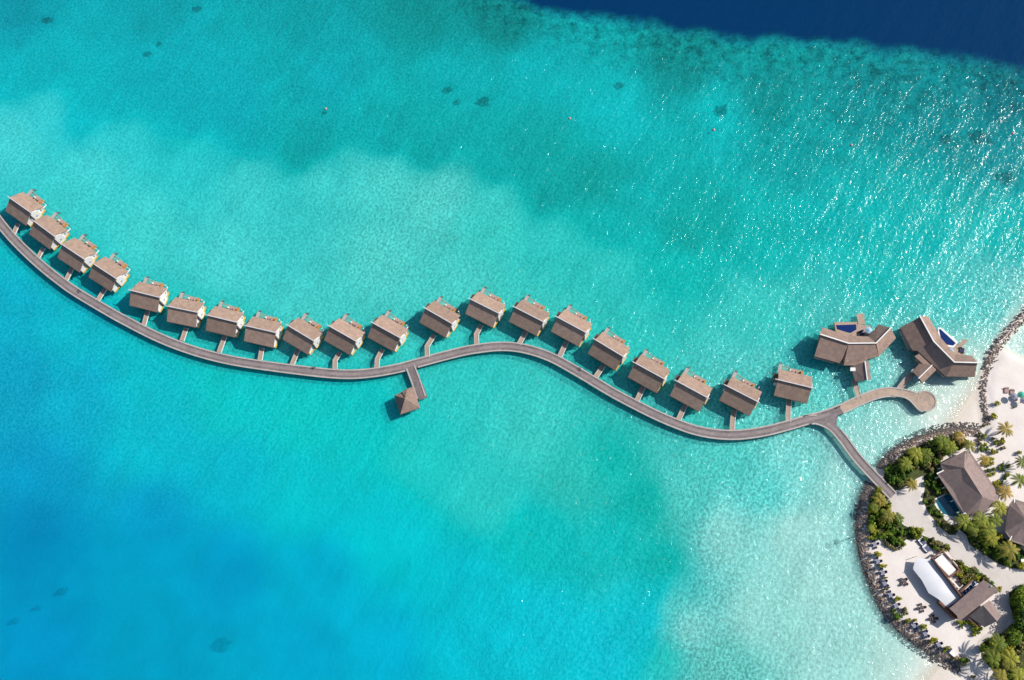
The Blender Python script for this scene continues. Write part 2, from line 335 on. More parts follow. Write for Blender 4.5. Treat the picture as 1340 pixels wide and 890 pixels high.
# colour of the water body over sand, seagrass and depth (as seen from the air in full sun)
WC = '''20 20 0 150 165;200 20 0 160 170;400 20 0 158 164;550 10 5 145 145;650 25 5 138 138;20 100 10 175 185;20 180 78 206 208;100 150 25 182 192;200 100 0 172 184;300 140 0 169 181;430 100 0 168 177;400 200 0 158 158;250 200 45 190 192;480 240 80 205 195;330 230 68 200 198;120 220 76 205 206;100 260 72 204 203;600 100 0 172 176;700 100 0 175 180;800 150 0 184 188;700 200 0 162 158;780 240 0 158 148;550 200 0 163 162;560 260 92 204 188;650 290 70 200 184;500 330 90 205 190;300 330 80 205 200;200 300 75 205 200;750 340 60 194 180;850 250 0 174 174;900 300 0 165 154;950 150 0 184 186;900 80 0 145 145;1000 130 0 150 150;1050 200 0 163 164;1150 120 0 146 150;1250 160 0 146 152;1320 130 0 122 132;1320 200 0 148 156;1100 280 20 178 178;1000 320 30 178 170;880 360 40 184 170;1200 300 25 180 180;1320 300 35 182 182;1000 420 68 198 184;1150 360 45 186 178;1290 400 100 200 190;1250 380 75 195 188;300 440 55 192 183;230 430 50 190 183;80 340 45 188 185;30 400 0 172 195;100 430 0 180 195;20 500 0 160 190;100 520 0 171 196;200 500 0 184 195;300 520 20 190 190;400 540 40 194 188;460 560 20 190 188;200 580 0 175 198;50 620 0 146 191;50 700 0 130 180;200 680 0 148 192;300 620 0 172 197;400 650 0 180 195;300 750 0 145 190;50 850 0 140 190;200 850 0 145 185;400 850 0 155 195;420 750 0 160 195;500 700 0 184 200;550 600 50 194 185;500 850 0 165 200;600 850 0 184 200;600 760 0 184 196;700 820 0 190 205;800 850 0 190 205;850 800 10 190 205;640 650 58 194 184;700 560 70 200 185;750 620 58 188 170;800 600 40 180 160;850 650 30 174 154;870 730 30 174 158;800 700 40 185 180;700 700 30 185 182;840 840 20 186 196;872 852 50 190 176;900 640 90 200 185;905 820 138 208 196;950 600 90 205 190;960 700 146 212 200;1000 640 100 210 200;1050 600 130 212 200;1050 700 170 217 204;1000 800 156 212 198;1100 850 168 216 202;1080 770 170 216 202;950 870 110 195 175;1170 860 175 215 200;1210 880 200 215 196;1100 620 165 218 205;1130 590 170 218 205;1160 560 160 215 200;1200 550 170 215 200;1250 520 190 215 200;1230 540 198 215 198;1120 500 118 210 200;1050 520 110 210 195;1000 500 90 200 190;1270 500 170 210 195;1330 440 195 218 205;620 480 60 196 184;900 560 75 195 180;700 420 72 200 186;830 430 60 194 180;1060 470 60 180 175;860 770 10 185 190;880 790 95 200 185;600 360 82 203 188;400 400 78 203 195;60 95 12 172 182;160 125 5 170 180;250 158 0 168 178;330 185 0 165 173;420 180 0 160 164;500 188 0 163 166;580 192 0 165 166;650 212 5 165 164;720 255 0 160 154;790 300 20 175 168;60 150 66 199 204;160 180 60 198 202;250 212 62 198 200;330 242 75 203 200;420 232 75 203 198;500 238 88 206 196;580 245 92 205 192;650 268 75 202 190;720 312 62 196 184;790 355 60 192 180'''
W_ = np.array([[float(x) for x in r.split()] for r in WC.split(';')])
W_[(W_[:, 0] < 520) & (W_[:, 1] > 560), 3] += 7
W_[:, 4] += .55*np.maximum(0, W_[:, 3]-W_[:, 4])
wp = W_[:, :2]; wc = lin(W_[:, 2:])
qx = np.clip(PXg, -150, 1500)+9*nz[..., 0]+7*nz[..., 2]; qy = np.clip(PYg, -80, 980)+9*nz[..., 1]+7*nz[..., 2]
num = np.zeros(SH+(3,)); den = np.zeros(SH)
for k in range(len(wp)):
    ww = 1/((qx-wp[k, 0])**2+(qy-wp[k, 1])**2+380)**1.9; num += ww[..., None]*wc[k]; den += ww
wcol = num/den[..., None]
wcol *= (1+.10*nz[..., 2])[..., None]
wcol = wcol*(1-deepw)[..., None]+lin((0, 62, 104))*deepw[..., None]
wcol = np.clip((wcol-np.array([.022, .012, .016]))*np.array([1.12, 1.16, 1.16]), 0, .95)
headm = np.zeros(SH)
for hx, hy, ha, hb, _l in CH:
    c = un(hx, hy, 0); headm = np.maximum(headm, np.exp(-(((GX-c[0])/(ha*1.0+.6))**2+((GY-c[1])/(hb*1.0+.6))**2)))
rip = np.clip(.42+.40*np.clip((PXg-60-.25*(PYg-445))/420, 0, 1)+.16*np.clip((PXg-900)/300, 0, 1)*np.clip((PYg-60)/220, 0, 1), 0, 1.3)*(1-.62*np.clip((deepd+70)/75, 0, 1)**2)
rip *= 1-.55*np.clip((PYg-560)/160, 0, 1)*np.clip((700-PXg)/300, 0, 1)
shore = np.clip(DEPTH/1.3, 0, 1)
# strength of the caustic speckle painted into the water colour: most on the pale shallows, little in the deep lagoon, none off the reef
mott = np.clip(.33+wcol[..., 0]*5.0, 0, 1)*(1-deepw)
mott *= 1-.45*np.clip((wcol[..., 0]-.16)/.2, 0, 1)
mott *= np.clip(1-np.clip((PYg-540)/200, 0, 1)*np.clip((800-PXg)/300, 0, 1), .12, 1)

m, t, p = nodes('sea'); N = t.nodes; L = t.links; N.remove(p); out = N['Material Output']
geo = N.new('ShaderNodeNewGeometry')
def attr(n_):
    a = N.new('ShaderNodeAttribute'); a.attribute_name = n_; return a
ac = attr('water_colour'); ar = attr('ripple'); ash = attr('shore')
def mapping(rot, sc):
    mp = N.new('ShaderNodeMapping'); mp.vector_type = 'TEXTURE'; mp.inputs['Rotation'].default_value = (0, 0, rot); mp.inputs['Scale'].default_value = sc
    L.new(geo.outputs['Position'], mp.inputs['Vector']); return mp
def ntex(mp, s, d, r=.5, dist=0.0):
    x = N.new('ShaderNodeTexNoise'); x.inputs['Scale'].default_value = s; x.inputs['Detail'].default_value = d; x.inputs['Roughness'].default_value = r; x.inputs['Distortion'].default_value = dist
    L.new(mp.outputs[0], x.inputs['Vector']); return x
# wind waves: crests run from lower left to upper right
w1 = ntex(mapping(R(62), (1.35, 1.0, 1)), .85, 3, .6, .4)      # chop of one to two metres
w2 = ntex(mapping(R(55), (3.8, 1.0, 1)), .16, 2, .5, .2)       # waves of six metres
w3 = ntex(mapping(R(75), (1.3, 1.0, 1)), .42, 2, .5, .2)
def bump(h, dist, prev=None):
    b = N.new('ShaderNodeBump'); hs = N.new('ShaderNodeMath'); hs.operation = 'MULTIPLY'; L.new(h.outputs['Fac'], hs.inputs[0]); L.new(ar.outputs['Fac'], hs.inputs[1]); b.inputs['Distance'].default_value = dist; b.inputs['Strength'].default_value = 1; L.new(hs.outputs[0], b.inputs['Height'])
    if prev: L.new(prev.outputs[0], b.inputs['Normal'])
    return b
b3 = bump(w1, .38, bump(w3, .27, bump(w2, 1.1)))
body = N.new('ShaderNodeBsdfDiffuse'); L.new(b3.outputs[0], body.inputs['Normal'])
# reef grain, then light and dark caustic specks, painted into the body colour
cn = N.new('ShaderNodeTexNoise'); cn.inputs['Scale'].default_value = .30; cn.inputs['Detail'].default_value = 7; cn.inputs['Roughness'].default_value = .65; L.new(geo.outputs['Position'], cn.inputs['Vector'])
cmr = N.new('ShaderNodeMapRange'); cmr.inputs['From Min'].default_value = .46; cmr.inputs['From Max'].default_value = .60; L.new(cn.outputs['Fac'], cmr.inputs['Value'])
acv = attr('coral_cover'); acl = attr('clear')
cmu = N.new('ShaderNodeMath'); cmu.operation = 'MULTIPLY'; L.new(cmr.outputs[0], cmu.inputs[0]); L.new(acv.outputs['Fac'], cmu.inputs[1])
cmx = N.new('ShaderNodeMix'); cmx.data_type = 'RGBA'; cmx.blend_type = 'MULTIPLY'; cmx.inputs['B'].default_value = (.42, .45, .50, 1); L.new(cmu.outputs[0], cmx.inputs['Factor'])
amo = attr('caustic_mottle'); mn = ntex(mapping(R(60), (1.15, 1, 1)), 1.05, 3, .65)
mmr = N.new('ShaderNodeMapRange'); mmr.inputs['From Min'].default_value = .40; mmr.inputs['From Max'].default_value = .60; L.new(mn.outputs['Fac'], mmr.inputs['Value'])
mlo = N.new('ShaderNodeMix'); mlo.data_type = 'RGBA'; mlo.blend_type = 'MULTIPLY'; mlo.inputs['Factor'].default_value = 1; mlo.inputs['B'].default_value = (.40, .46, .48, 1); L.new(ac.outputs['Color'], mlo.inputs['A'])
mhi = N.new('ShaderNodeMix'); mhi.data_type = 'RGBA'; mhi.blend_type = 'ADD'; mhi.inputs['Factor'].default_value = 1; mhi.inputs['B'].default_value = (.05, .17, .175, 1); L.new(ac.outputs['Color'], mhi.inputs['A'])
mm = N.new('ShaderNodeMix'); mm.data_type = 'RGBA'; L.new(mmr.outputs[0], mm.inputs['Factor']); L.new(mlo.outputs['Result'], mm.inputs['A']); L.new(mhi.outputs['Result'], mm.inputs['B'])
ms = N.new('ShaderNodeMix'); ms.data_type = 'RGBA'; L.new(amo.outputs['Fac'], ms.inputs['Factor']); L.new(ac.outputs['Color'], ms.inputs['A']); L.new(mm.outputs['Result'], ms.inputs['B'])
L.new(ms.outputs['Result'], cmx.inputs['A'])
L.new(cmx.outputs['Result'], body.inputs['Color'])
sq = N.new('ShaderNodeGamma'); sq.inputs['Gamma'].default_value = .5; L.new(ac.outputs['Color'], sq.inputs['Color'])
tm = N.new('ShaderNodeMix'); tm.data_type = 'RGBA'; tm.inputs['A'].default_value = (1, 1, 1, 1); shq = N.new('ShaderNodeMath'); shq.operation = 'POWER'; shq.inputs[1].default_value = .45; L.new(ash.outputs['Fac'], shq.inputs[0]); L.new(shq.outputs[0], tm.inputs['Factor']); L.new(sq.outputs[0], tm.inputs['B'])
tr = N.new('ShaderNodeBsdfTransparent'); L.new(tm.outputs['Result'], tr.inputs['Color'])
am = N.new('ShaderNodeMath'); am.operation = 'MULTIPLY'; am.inputs[1].default_value = .5; am2 = N.new('ShaderNodeMath'); am2.operation = 'MULTIPLY'; L.new(ash.outputs['Fac'], am2.inputs[0]); L.new(acl.outputs['Fac'], am2.inputs[1]); L.new(am2.outputs[0], am.inputs[0])
s1 = N.new('ShaderNodeMixShader'); L.new(am.outputs[0], s1.inputs[0]); L.new(tr.outputs[0], s1.inputs[1]); L.new(body.outputs[0], s1.inputs[2])
gl = N.new('ShaderNodeBsdfGlossy'); gl.inputs['Roughness'].default_value = .11; L.new(b3.outputs[0], gl.inputs['Normal'])
lw = N.new('ShaderNodeLayerWeight'); lw.inputs['Blend'].default_value = .5; L.new(b3.outputs[0], lw.inputs['Normal'])     # Schlick, the same from above and below
p5 = N.new('ShaderNodeMath'); p5.operation = 'POWER'; p5.inputs[1].default_value = 5; L.new(lw.outputs['Facing'], p5.inputs[0])
fr = N.new('ShaderNodeMath'); fr.operation = 'MULTIPLY_ADD'; fr.inputs[1].default_value = .98; fr.inputs[2].default_value = .02; L.new(p5.outputs[0], fr.inputs[0])
s2 = N.new('ShaderNodeMixShader'); L.new(fr.outputs[0], s2.inputs[0]); L.new(s1.outputs[0], s2.inputs[1]); L.new(gl.outputs[0], s2.inputs[2])
L.new(s2.outputs[0], out.inputs['Surface']); MATS['sea'] = m
grid_obj('sea', np.zeros(SH), 'sea', {'water_colour': wcol, 'ripple': rip, 'shore': shore, 'coral_cover': cor, 'clear': 1-.32*headm*np.where(PYg > 500, .1, 1), 'caustic_mottle': mott})

def ground_z(x, y):
    i = int(np.clip(np.searchsorted(XS, x)-1, 0, len(XS)-2)); j = int(np.clip(np.searchsorted(YS, y)-1, 0, len(YS)-2))
    a = (x-XS[i])/(XS[i+1]-XS[i]); b = (y-YS[j])/(YS[j+1]-YS[j])
    return float((H[j, i]*(1-a)+H[j, i+1]*a)*(1-b)+(H[j+1, i]*(1-a)+H[j+1, i+1]*a)*b)

# ------------------------------------------------------------------ the boardwalk
DZ = 1.6
def smooth(pts, n=6):
    P = [Vector(q) for q in pts]; o = []
    for i in range(len(P)-1):
        a, b, c, d = P[max(i-1, 0)], P[i], P[i+1], P[min(i+2, len(P)-1)]
        for k in range(n):
            s_ = k/n; o.append(.5*((2*b)+(c-a)*s_+(2*a-5*b+4*c-d)*s_*s_+(3*b-a-3*c+d)*s_**3))
    o.append(P[-1]); return o
def sides(pts, hw):
    l = []; r = []
    for i, p in enumerate(pts):
        d = (pts[min(i+1, len(pts)-1)]-pts[max(i-1, 0)]); d.z = 0; d.normalize(); q = Vector((-d.y, d.x, 0)); h = hw[i] if isinstance(hw, list) else hw
        l.append(p+q*h); r.append(p-q*h)
    return l, r
def ribbon(mb, pts, hw, z, th):
    l, r = sides(pts, hw); n = len(pts); vs = []
    for a, b in zip(l, r): vs += [(a.x, a.y, z), (b.x, b.y, z), (b.x, b.y, z-th), (a.x, a.y, z-th)]
    fs = []
    for i in range(n-1):
        k = 4*i
        for q in range(4): fs.append((k+q, k+(q+1) % 4, k+4+(q+1) % 4, k+4+q))
    fs += [(0, 1, 2, 3), (4*n-1, 4*n-2, 4*n-3, 4*n-4)]
    mb.add(vs, fs); return l, r
MAIN = [(-40, 238), (-18, 267), (0, 291.5), (17.2, 312.1), (38.2, 333.2), (57.3, 350.3), (76.4, 365.6), (95.5, 379.5), (120, 394.5), (150, 412), (169.1, 422.3), (188.2, 432.3), (209.2, 442.3), (232.1, 451.6), (257, 460.1), (283.7, 467.4), (312.4, 473.4), (350, 479), (396.4, 485), (434.6, 489), (463.3, 489.8), (491.9, 487.2), (520, 482.2), (535.2, 478.3), (571.1, 468.5), (604.8, 460), (627.3, 456), (649.8, 453.6), (668.7, 453.8), (687.8, 456.7), (706.9, 462.1), (726, 469.9), (745, 480.2), (764.2, 491.3), (783.3, 502.8), (802.4, 514.2), (828.7, 528.2), (857.3, 542.5), (885, 554.4), (910.8, 563.2), (938.5, 568.2), (968, 568.9), (1000.7, 564.4), (1030.3, 557), (1056, 549.5), (1078, 544), (1100.7, 535.5), (1120.9, 526), (1143.1, 517), (1161.3, 513.3), (1181.5, 515), (1197.7, 519.4)]
BR2 = [(1052, 550.5), (1066, 549), (1078, 552.5), (1090, 559.5), (1103, 574), (1122, 599.5), (1147.2, 627), (1168.5, 649)]
mainw = smooth([un(x, y, DZ) for x, y in MAIN]); br2 = smooth([un(x, y, DZ) for x, y in BR2])
bw = thing('boardwalk', 'long winding grey plank boardwalk linking the island to the row of overwater villas', 'boardwalk', tuple(mainw[len(mainw)//2].xy)+(0,))
HW = 1.55
dk = MB(); ml, mr_ = sides(mainw, HW); fk = next(i for i, q in enumerate(mainw) if q.x > un(1098, 537, DZ)[0])
ribbon(dk, mainw[:fk+1], HW, DZ, .3)
d2 = MB(); ribbon(d2, mainw[fk:], HW, DZ, .3)
FLARE = [(1166, 518.2), (1171.4, 518), (1181.5, 519.6), (1186.6, 521.6), (1191.6, 525), (1196.7, 530.5), (1201.8, 536), (1207, 538.6)]
d2.slab([un(*q, DZ+.004) for q in FLARE+[(1212, 525), (1206, 514), (1196, 515), (1175, 514)]], .3)
b2l, b2r = ribbon(dk, br2, 1.5, DZ-.006, .29)
hc = Vector(un(1211, 524.7, DZ))
d2.lathe([(3.55, -.3), (3.55, .008)], (hc.x, hc.y, DZ), 40); d2.build('turning_circle', 'warm_boards', bw, True)
jn = [un(*q, DZ+.008) for q in [(1064, 546.5), (1076, 547), (1096, 541), (1097, 545.5), (1094.5, 551), (1096, 561), (1090, 563), (1080, 555), (1070, 552.8)]]
dk.slab(jn, .3)
PBR = [un(x, y, DZ) for x, y in [(537, 480), (543.5, 497), (551.5, 520.5)]]
pbr = smooth(PBR, 4); pl_, pr_ = ribbon(dk, pbr, 1.5, DZ-.004, .3)
plat = [un(*q, DZ+.006) for q in [(549.6, 503), (553.5, 502), (559.5, 520), (549, 523.6), (547, 519)]]
dk.slab(plat, .3)
dk.build('deck', 'deck_boards', bw, True)
cs = MB(); ribbon(cs, mainw[:fk-3], .55, DZ+.012, .1); cs.build('centre_boards', 'runner_boards', bw, True)
cs = MB(); ribbon(cs, br2[14:], .55, DZ+.012, .1); cs.build('centre_boards', 'runner_boards', bw, True)
def kerb_runs(pts, avoid, rad):
    runs = []; cur = []
    for q in pts:
        if any((q.xy-Vector(a[:2])).length < rad_ for a, rad_ in avoid): 
            if len(cur) > 1: runs.append(cur)
            cur = []
        else: cur.append(q)
    if len(cur) > 1: runs.append(cur)
    return runs
av_n = [(un(537, 478, DZ), 2.2)]
jpt = (un(1086, 549, DZ), 4.4); hpt = (hc, 3.7)
for line, av in ((ml, [hpt]), (mr_, [(un(539, 482, DZ), 2.0), jpt, (hc, 9.6), (un(1066, 552, DZ), 2.0)]), (b2l, [jpt]), (b2r, [(un(1055, 551, DZ), 2)]), (pl_, []), (pr_, [])):
    for run in kerb_runs(line, av, 1):
        k = MB(); ribbon(k, run, .24, DZ+.16, .34); k.build('kerb', 'kerb_boards', bw, True)
k = MB(); arc = [Vector((hc.x+3.5*math.cos(a), hc.y+3.5*math.sin(a), DZ)) for a in np.linspace(R(-112), R(122), 40)]; arc = smooth([un(*q, DZ) for q in FLARE], 4)+arc; ribbon(k, arc, .24, DZ+.16, .34); k.build('kerb', 'kerb_boards', bw, True)
pm_ = MB().tube([(0, 0, -6), (0, 0, DZ-.3)], .16, 8).mesh('pile', 'pile_wood')
def pile(parent, x, y): 
    o = link('pile', pm_, parent); o.location = (x-parent.location.x, y-parent.location.y, 0); return o
acc = 0; last = mainw[0]; cnt = 0
for q, a, b in zip(mainw, ml, mr_):
    acc += (q-last).length; last = q
    if acc > 10 and cnt < 84: acc = 0; pile(bw, a.x*.9+b.x*.1, a.y*.9+b.y*.1); pile(bw, a.x*.1+b.x*.9, a.y*.1+b.y*.9); cnt += 2
for q in br2[6:36:8]: pile(bw, q.x, q.y)

# ------------------------------------------------------------------ overwater villas
VILLAS = [(-207.75, 177.18, -35.02), (-196.59, 166.89, -36.19), (-183.88, 156.99, -33.70), (-170.61, 148.77, -33.16), (-154.08, 139.15, -15.41), (-139.31, 132.73, -13.12), (-124.24, 128.70, -15.02), (-109.73, 124.38, -14.44), (-94.93, 122.56, -31.92), (-79.74, 122.03, -30.88), (-64.03, 122.94, -30.41), (-45.43, 127.99, -32.01), (-28.97, 131.32, -29.10), (-13.18, 127.83, -29.75), (1.82, 123.58, -31.22), (14.77, 114.60, -34.24), (28.37, 105.97, -31.61), (42.51, 99.06, -31.36), (59.24, 97.25, -30.18), (77.29, 100.47, -15.70)]
ORD = ['first', 'second', 'third', 'fourth', 'fifth', 'sixth', 'seventh', 'eighth', 'ninth', 'tenth']
def place_words(i):
    return (ORD[i]+' from the left end') if i < 10 else (ORD[19-i]+' from the right end')
UE = 5.72
def make_villa():
    v = thing('overwater_villa', '', 'villa')
    r = MB(); r.slab([(-UE, -.15, 7.35), (UE, -.15, 7.35), (UE, 4.75, 4.05), (-UE, 4.75, 4.05)], .22); nr = r.build('roof_slope', 'shingle', v)
    r = MB(); r.slab([(-UE, -4.9, 3.95), (UE, -4.9, 3.95), (UE, .02, 7.04), (-UE, .02, 7.04)], .22); sr = r.build('roof_slope', 'shingle', v)
    f = MB(); f.box(-UE+.1, UE-.1, 4.76, 4.86, 3.80, 4.0); f.build('fascia', 'pale_boards', nr)
    f = MB(); f.box(-UE+.1, UE-.1, -5.0, -4.91, 3.70, 3.92); f.build('fascia', 'brown_roofing', sr)
    f = MB(); f.box(-UE-1.0, UE+.85, -.34, -.04, 7.24, 7.43); f.build('ridge_beam', 'ridge_metal', v)
    f = MB(); f.box(-UE+.15, UE-.15, -.13, 0.0, 6.85, 7.13); f.build('ridge_wall', 'brown_roofing', v)
    b = MB(); b.slab([(-5.4, -4.2, DZ), (5.35, -4.2, DZ), (5.35, 4.5, DZ), (-5.4, 4.5, DZ)], .35); b.build('floor_deck', 'pale_boards', v)
    wl = MB()                                                     # long walls
    wl.box(-5.2, 5.2, -4.05, -3.9, DZ+.003, 4.0); wl.box(-5.2, 5.2, 3.7, 3.85, DZ+.003, 4.2)
    wo = wl.build('wall', 'white_paint', v)
    q = MB(); q.box(-.55, .55, -4.10, -4.052, DZ+.02, 3.75); dr = q.build('door', 'timber', v)
    q = MB(); q.box(.38, .43, -4.15, -4.102, 2.6, 2.85); q.build('handle', 'ridge_metal', dr)
    for a in (-3.2, 3.0):
        q = MB(); q.box(a-.7, a+.7, -4.09, -4.052, 2.5, 3.6); q.build('window', 'dark_glass', wo)
    q = MB()
    for a in (-3.4, -1.2, 1.0): q.box(a-1.0, a+1.0, 3.853, 3.89, DZ+.02, 3.7)
    q.build('glass_front', 'dark_glass', v)
    for x, s in ((-5.2, -1), (5.06, 1)):                         # gable walls
        g = MB(); pr = [(-3.89, DZ+.003), (3.69, DZ+.003), (3.69, 4.45), (-.15, 7.0), (-.15, 6.65), (-3.89, 4.28)]
        g.add([(x, a, z) for a, z in pr]+[(x+.14, a, z) for a, z in pr], [(0, 1, 2, 3, 4, 5), (11, 10, 9, 8, 7, 6)]+[(i, (i+1) % 6, 6+(i+1) % 6, 6+i) for i in range(6)])
        ob = g.build('gable_wall', 'white_paint', v)
        q = MB(); q.box(x+(.145 if s > 0 else -.04), x+(.18 if s > 0 else -.005), 2.9, 3.4, 2.4, 3.5); q.build('window', 'grey_canvas', ob)
    bay = MB(); bay.add([(5.21, -.95, DZ), (5.92, -.95, DZ), (5.92, 2.0, DZ), (5.21, 2.0, DZ), (5.21, -.95, 6.0), (5.92, -.95, 5.9), (5.92, 2.0, 5.5), (5.21, 2.0, 5.5), (5.21, .1, 6.9), (5.92, .1, 6.9)],
            [(3, 2, 1, 0), (0, 1, 5, 4), (1, 2, 6, 9, 5), (2, 3, 7, 6), (3, 0, 4, 8, 7), (4, 5, 9, 8), (8, 9, 6, 7)]); bo = bay.build('bay', 'white_paint', v)
    q = MB(); q.box(5.925, 5.95, .15, .8, 3.0, 3.7); q.build('window', 'grey_canvas', bo)
    q = MB(); q.box(5.3, 5.75, -1.45, -1.0, DZ+.01, 5.2); q.build('shaded_gap', 'shade_shingle', v)  # solid dark block coloured as the shade in the gap beside the bay
    y = MB(); y.box(5.36, 5.72, 2.05, 4.2, DZ-.35, DZ+.02); y.box(5.93, 6.14, -.95, 2.04, DZ-.35, DZ+.06); y.box(5.36, 5.62, -4.2, -1.5, DZ-.35, DZ+.04); y.build('side_ledge', 'ochre', v)
    # sea side: pier with ladder, net over the water, sun deck
    d = MB(); d.box(-5.75, -4.65, 4.52, 7.75, DZ-.3, DZ-.02); d.build('pier', 'kerb_boards', v)
    d = MB()
    for k in range(6): d.box(-5.6, -4.8, 7.8+k*.2, 7.97+k*.2, DZ-.35-k*.28, DZ-.25-k*.28)
    d.bar((-5.62, 7.7, DZ+.6), (-5.62, 9.0, -.5), .06, .06); d.bar((-4.78, 7.7, DZ+.6), (-4.78, 9.0, -.5), .06, .06); d.build('ladder', 'pile_wood', v)
    d = MB(); d.box(-4.6, -1.95, 7.1, 7.3, DZ-.25, DZ); d.box(-4.6, -1.95, 4.52, 5.5, DZ-.25, DZ-.01); nf = d.build('net_frame', 'pale_boards', v)
    d = MB()
    for k in range(9): d.box(-4.55+k*.31, -4.51+k*.31, 5.5, 7.1, DZ-.2, DZ-.17)
    for k in range(6): d.box(-4.6, -1.95, 5.6+k*.27, 5.64+k*.27, DZ-.17, DZ-.145)
    d.build('net', 'net', nf)
    d = MB(); d.box(-1.92, 2.3, 4.52, 7.05, DZ-.3, DZ+.03); d.build('sun_deck', 'pale_boards', v)
    d = MB(); d.box(-1.9, -1.5, 5.8, 6.3, DZ+.03, DZ+.75); d.build('side_table', 'white_paint', v)
    d = MB(); d.box(1.95, 2.6, 5.1, 6.7, DZ+.035, DZ+1.1); d.box(1.2, 1.9, 4.9, 5.5, DZ+.035, DZ+.6); d.build('bench_box', 'orange_teak', v)
    d = MB(); d.box(-.9, .6, 5.6, 6.3, DZ+.25, DZ+.4); d.box(-.85, -.75, 5.65, 6.25, DZ+.03, DZ+.25); d.box(.45, .55, 5.65, 6.25, DZ+.03, DZ+.25); d.box(.3, .6, 5.6, 6.3, DZ+.4, DZ+.75); d.build('sun_bed', 'pink_fabric', v)
    d = MB(); d.box(4.0, 4.3, 4.52, 6.2, DZ-.3, DZ-.01); d.box(4.05, 4.15, 6.0, 6.1, DZ-.005, 3.6); d.box(4.0, 4.2, 5.7, 6.15, 3.6, 3.7); d.build('shower', 'white_paint', v)
    # land side extras on the west end
    d = MB(); d.slab([(-7.15, 1.25, 3.9), (-5.78, 1.25, 4.2), (-5.78, 3.0, 4.2), (-7.15, 3.0, 3.9)], .15); d.build('porch_roof', 'brown_roofing', v)
    d = MB(); d.box(-7.0, -5.42, 1.1, 3.1, DZ-.3, DZ-.01); d.box(-6.95, -6.85, 1.4, 1.5, DZ, 3.75); d.box(-6.95, -6.85, 2.8, 2.9, DZ, 3.75); d.build('porch', 'pale_boards', v)
    d = MB(); d.box(-6.3, -5.42, -.55, .25, DZ-.2, DZ+.9); d.build('service_box', 'white_paint', v)
    for x in (-5, 0, 5):
        for yv in (-3.8, 0.2, 4.1):
            o = link('stilt', pm_, v); o.location = (x, yv, 0)
    for q in ((-5.2, 7.2), (-2, 7.0), (2, 6.8)):
        o = link('stilt', pm_, v); o.location = (*q, -.05)
    return v
v0 = make_villa()
for i, (x, y, a) in enumerate(VILLAS):
    v = v0 if i == 0 else copy_tree(v0)
    v.location = (x, y, 0); v.rotation_euler = (0, 0, R(a))
    setp(v, 'brown shingle roofed overwater villa, %s of the row of twenty' % place_words(i), 'villa', 'overwater villas along the boardwalk')
BRIDGES = [[(24, 292.5), (17.8, 305.5)], [(57, 324.5), (49, 338.5)], [(94.5, 351), (86.4, 366.5)], [(138, 377.5), (127, 394)], [(193.4, 407), (188, 426)], [(244, 429), (238, 446)], [(294.5, 440), (286.6, 461)], [(343, 455), (340, 472.5)], [(390.5, 457), (382, 477.5)], [(445, 461), (438.4, 471.7), (438.4, 483.5)], [(500.5, 457), (493.8, 469.8), (492.9, 482.4)], [(568.5, 438), (558.8, 453.3), (559.4, 467.5)], [(630, 425), (623.3, 437.5), (623.9, 451.5)], [(688.5, 433.5), (679, 450.5)], [(741.5, 447), (732.4, 466.5)], [(790, 478), (779, 494)], [(842.5, 505), (833, 525.5)], [(896.8, 530), (887.5, 550)], [(961, 536.5), (958.7, 550), (958.2, 563.5)], [(1033, 521), (1031.8, 535), (1031.6, 552)]]
for i, b in enumerate(BRIDGES):
    pts = smooth([un(x, y, DZ) for x, y in b], 1) if len(b) > 2 else smooth([un(x, y, DZ) for x, y in b], 4)
    fb = thing('footbridge', 'short plank footbridge from the boardwalk to the villa %s' % place_words(i), 'footbridge', (pts[0].x, pts[0].y, 0), 0, 'footbridges to the overwater villas')
    d = MB(); l, r = ribbon(d, pts, .78, DZ-.02, .25); d.build('deck', 'pale_boards', fb, True)
    for s_ in (l, r):
        k = MB(); ribbon(k, s_, .1, DZ+.12, .3); k.build('kerb', 'kerb_boards' if s_ is r else 'white_paint', fb, True)
    q = pts[len(pts)//2]; pile(fb, q.x, q.y)

# ------------------------------------------------------------------ pavilion on the boardwalk
g = crop(490, 470, 9.89)
pc = g(421, 544, 0)
pv = thing('pavilion', 'small square pavilion with brown pyramid roof beside the boardwalk', 'pavilion', pc)
ap = g(395, 510, 6.6); W0, N0, E0, S0 = g(256, 470, 3.6), g(500, 362, 3.6), g(590, 630, 3.6), g(335, 716, 3.6)
for a, b in ((W0, N0), (N0, E0), (E0, S0), (S0, W0)):
    r = MB(); r.slab([a, b, ap], .2); r.build('roof_slope', 'big_shingle', pv, True)
def lerp(a, b, s_): return tuple(a[k]+(b[k]-a[k])*s_ for k in range(3))
def raise_(p_, dz): return (p_[0], p_[1], p_[2]+dz)
# raised entrance hood on the north-west slope
h0, h1 = lerp(W0, N0, .42), lerp(W0, N0, .98); hm = lerp(W0, N0, .70)
r = MB(); r.slab([raise_(h1, .5), raise_(hm, 1.0), raise_(lerp(hm, ap, .85), .45), raise_(lerp(h1, ap, .55), .25)], .15); r.slab([raise_(hm, 1.0), raise_(h0, .5), raise_(lerp(h0, ap, .55), .25), raise_(lerp(hm, ap, .85), .45)], .15); r.build('hood', 'big_shingle', pv, True)
fl = [lerp(lerp(q, pc, .12), lerp(q, pc, .12), 0) for q in (W0, N0, E0, S0)]; fl = [(q[0], q[1], DZ) for q in fl]
r = MB(); r.slab(fl, .3); r.build('floor_deck', 'deck_boards', pv, True)
for q in fl:
    b = lerp(q, (pc[0], pc[1], DZ), .1); p_ = MB(); p_.tube([(b[0], b[1], -5), (b[0], b[1], 3.75)], .14, 8); p_.build('post', 'pile_wood', pv, True)

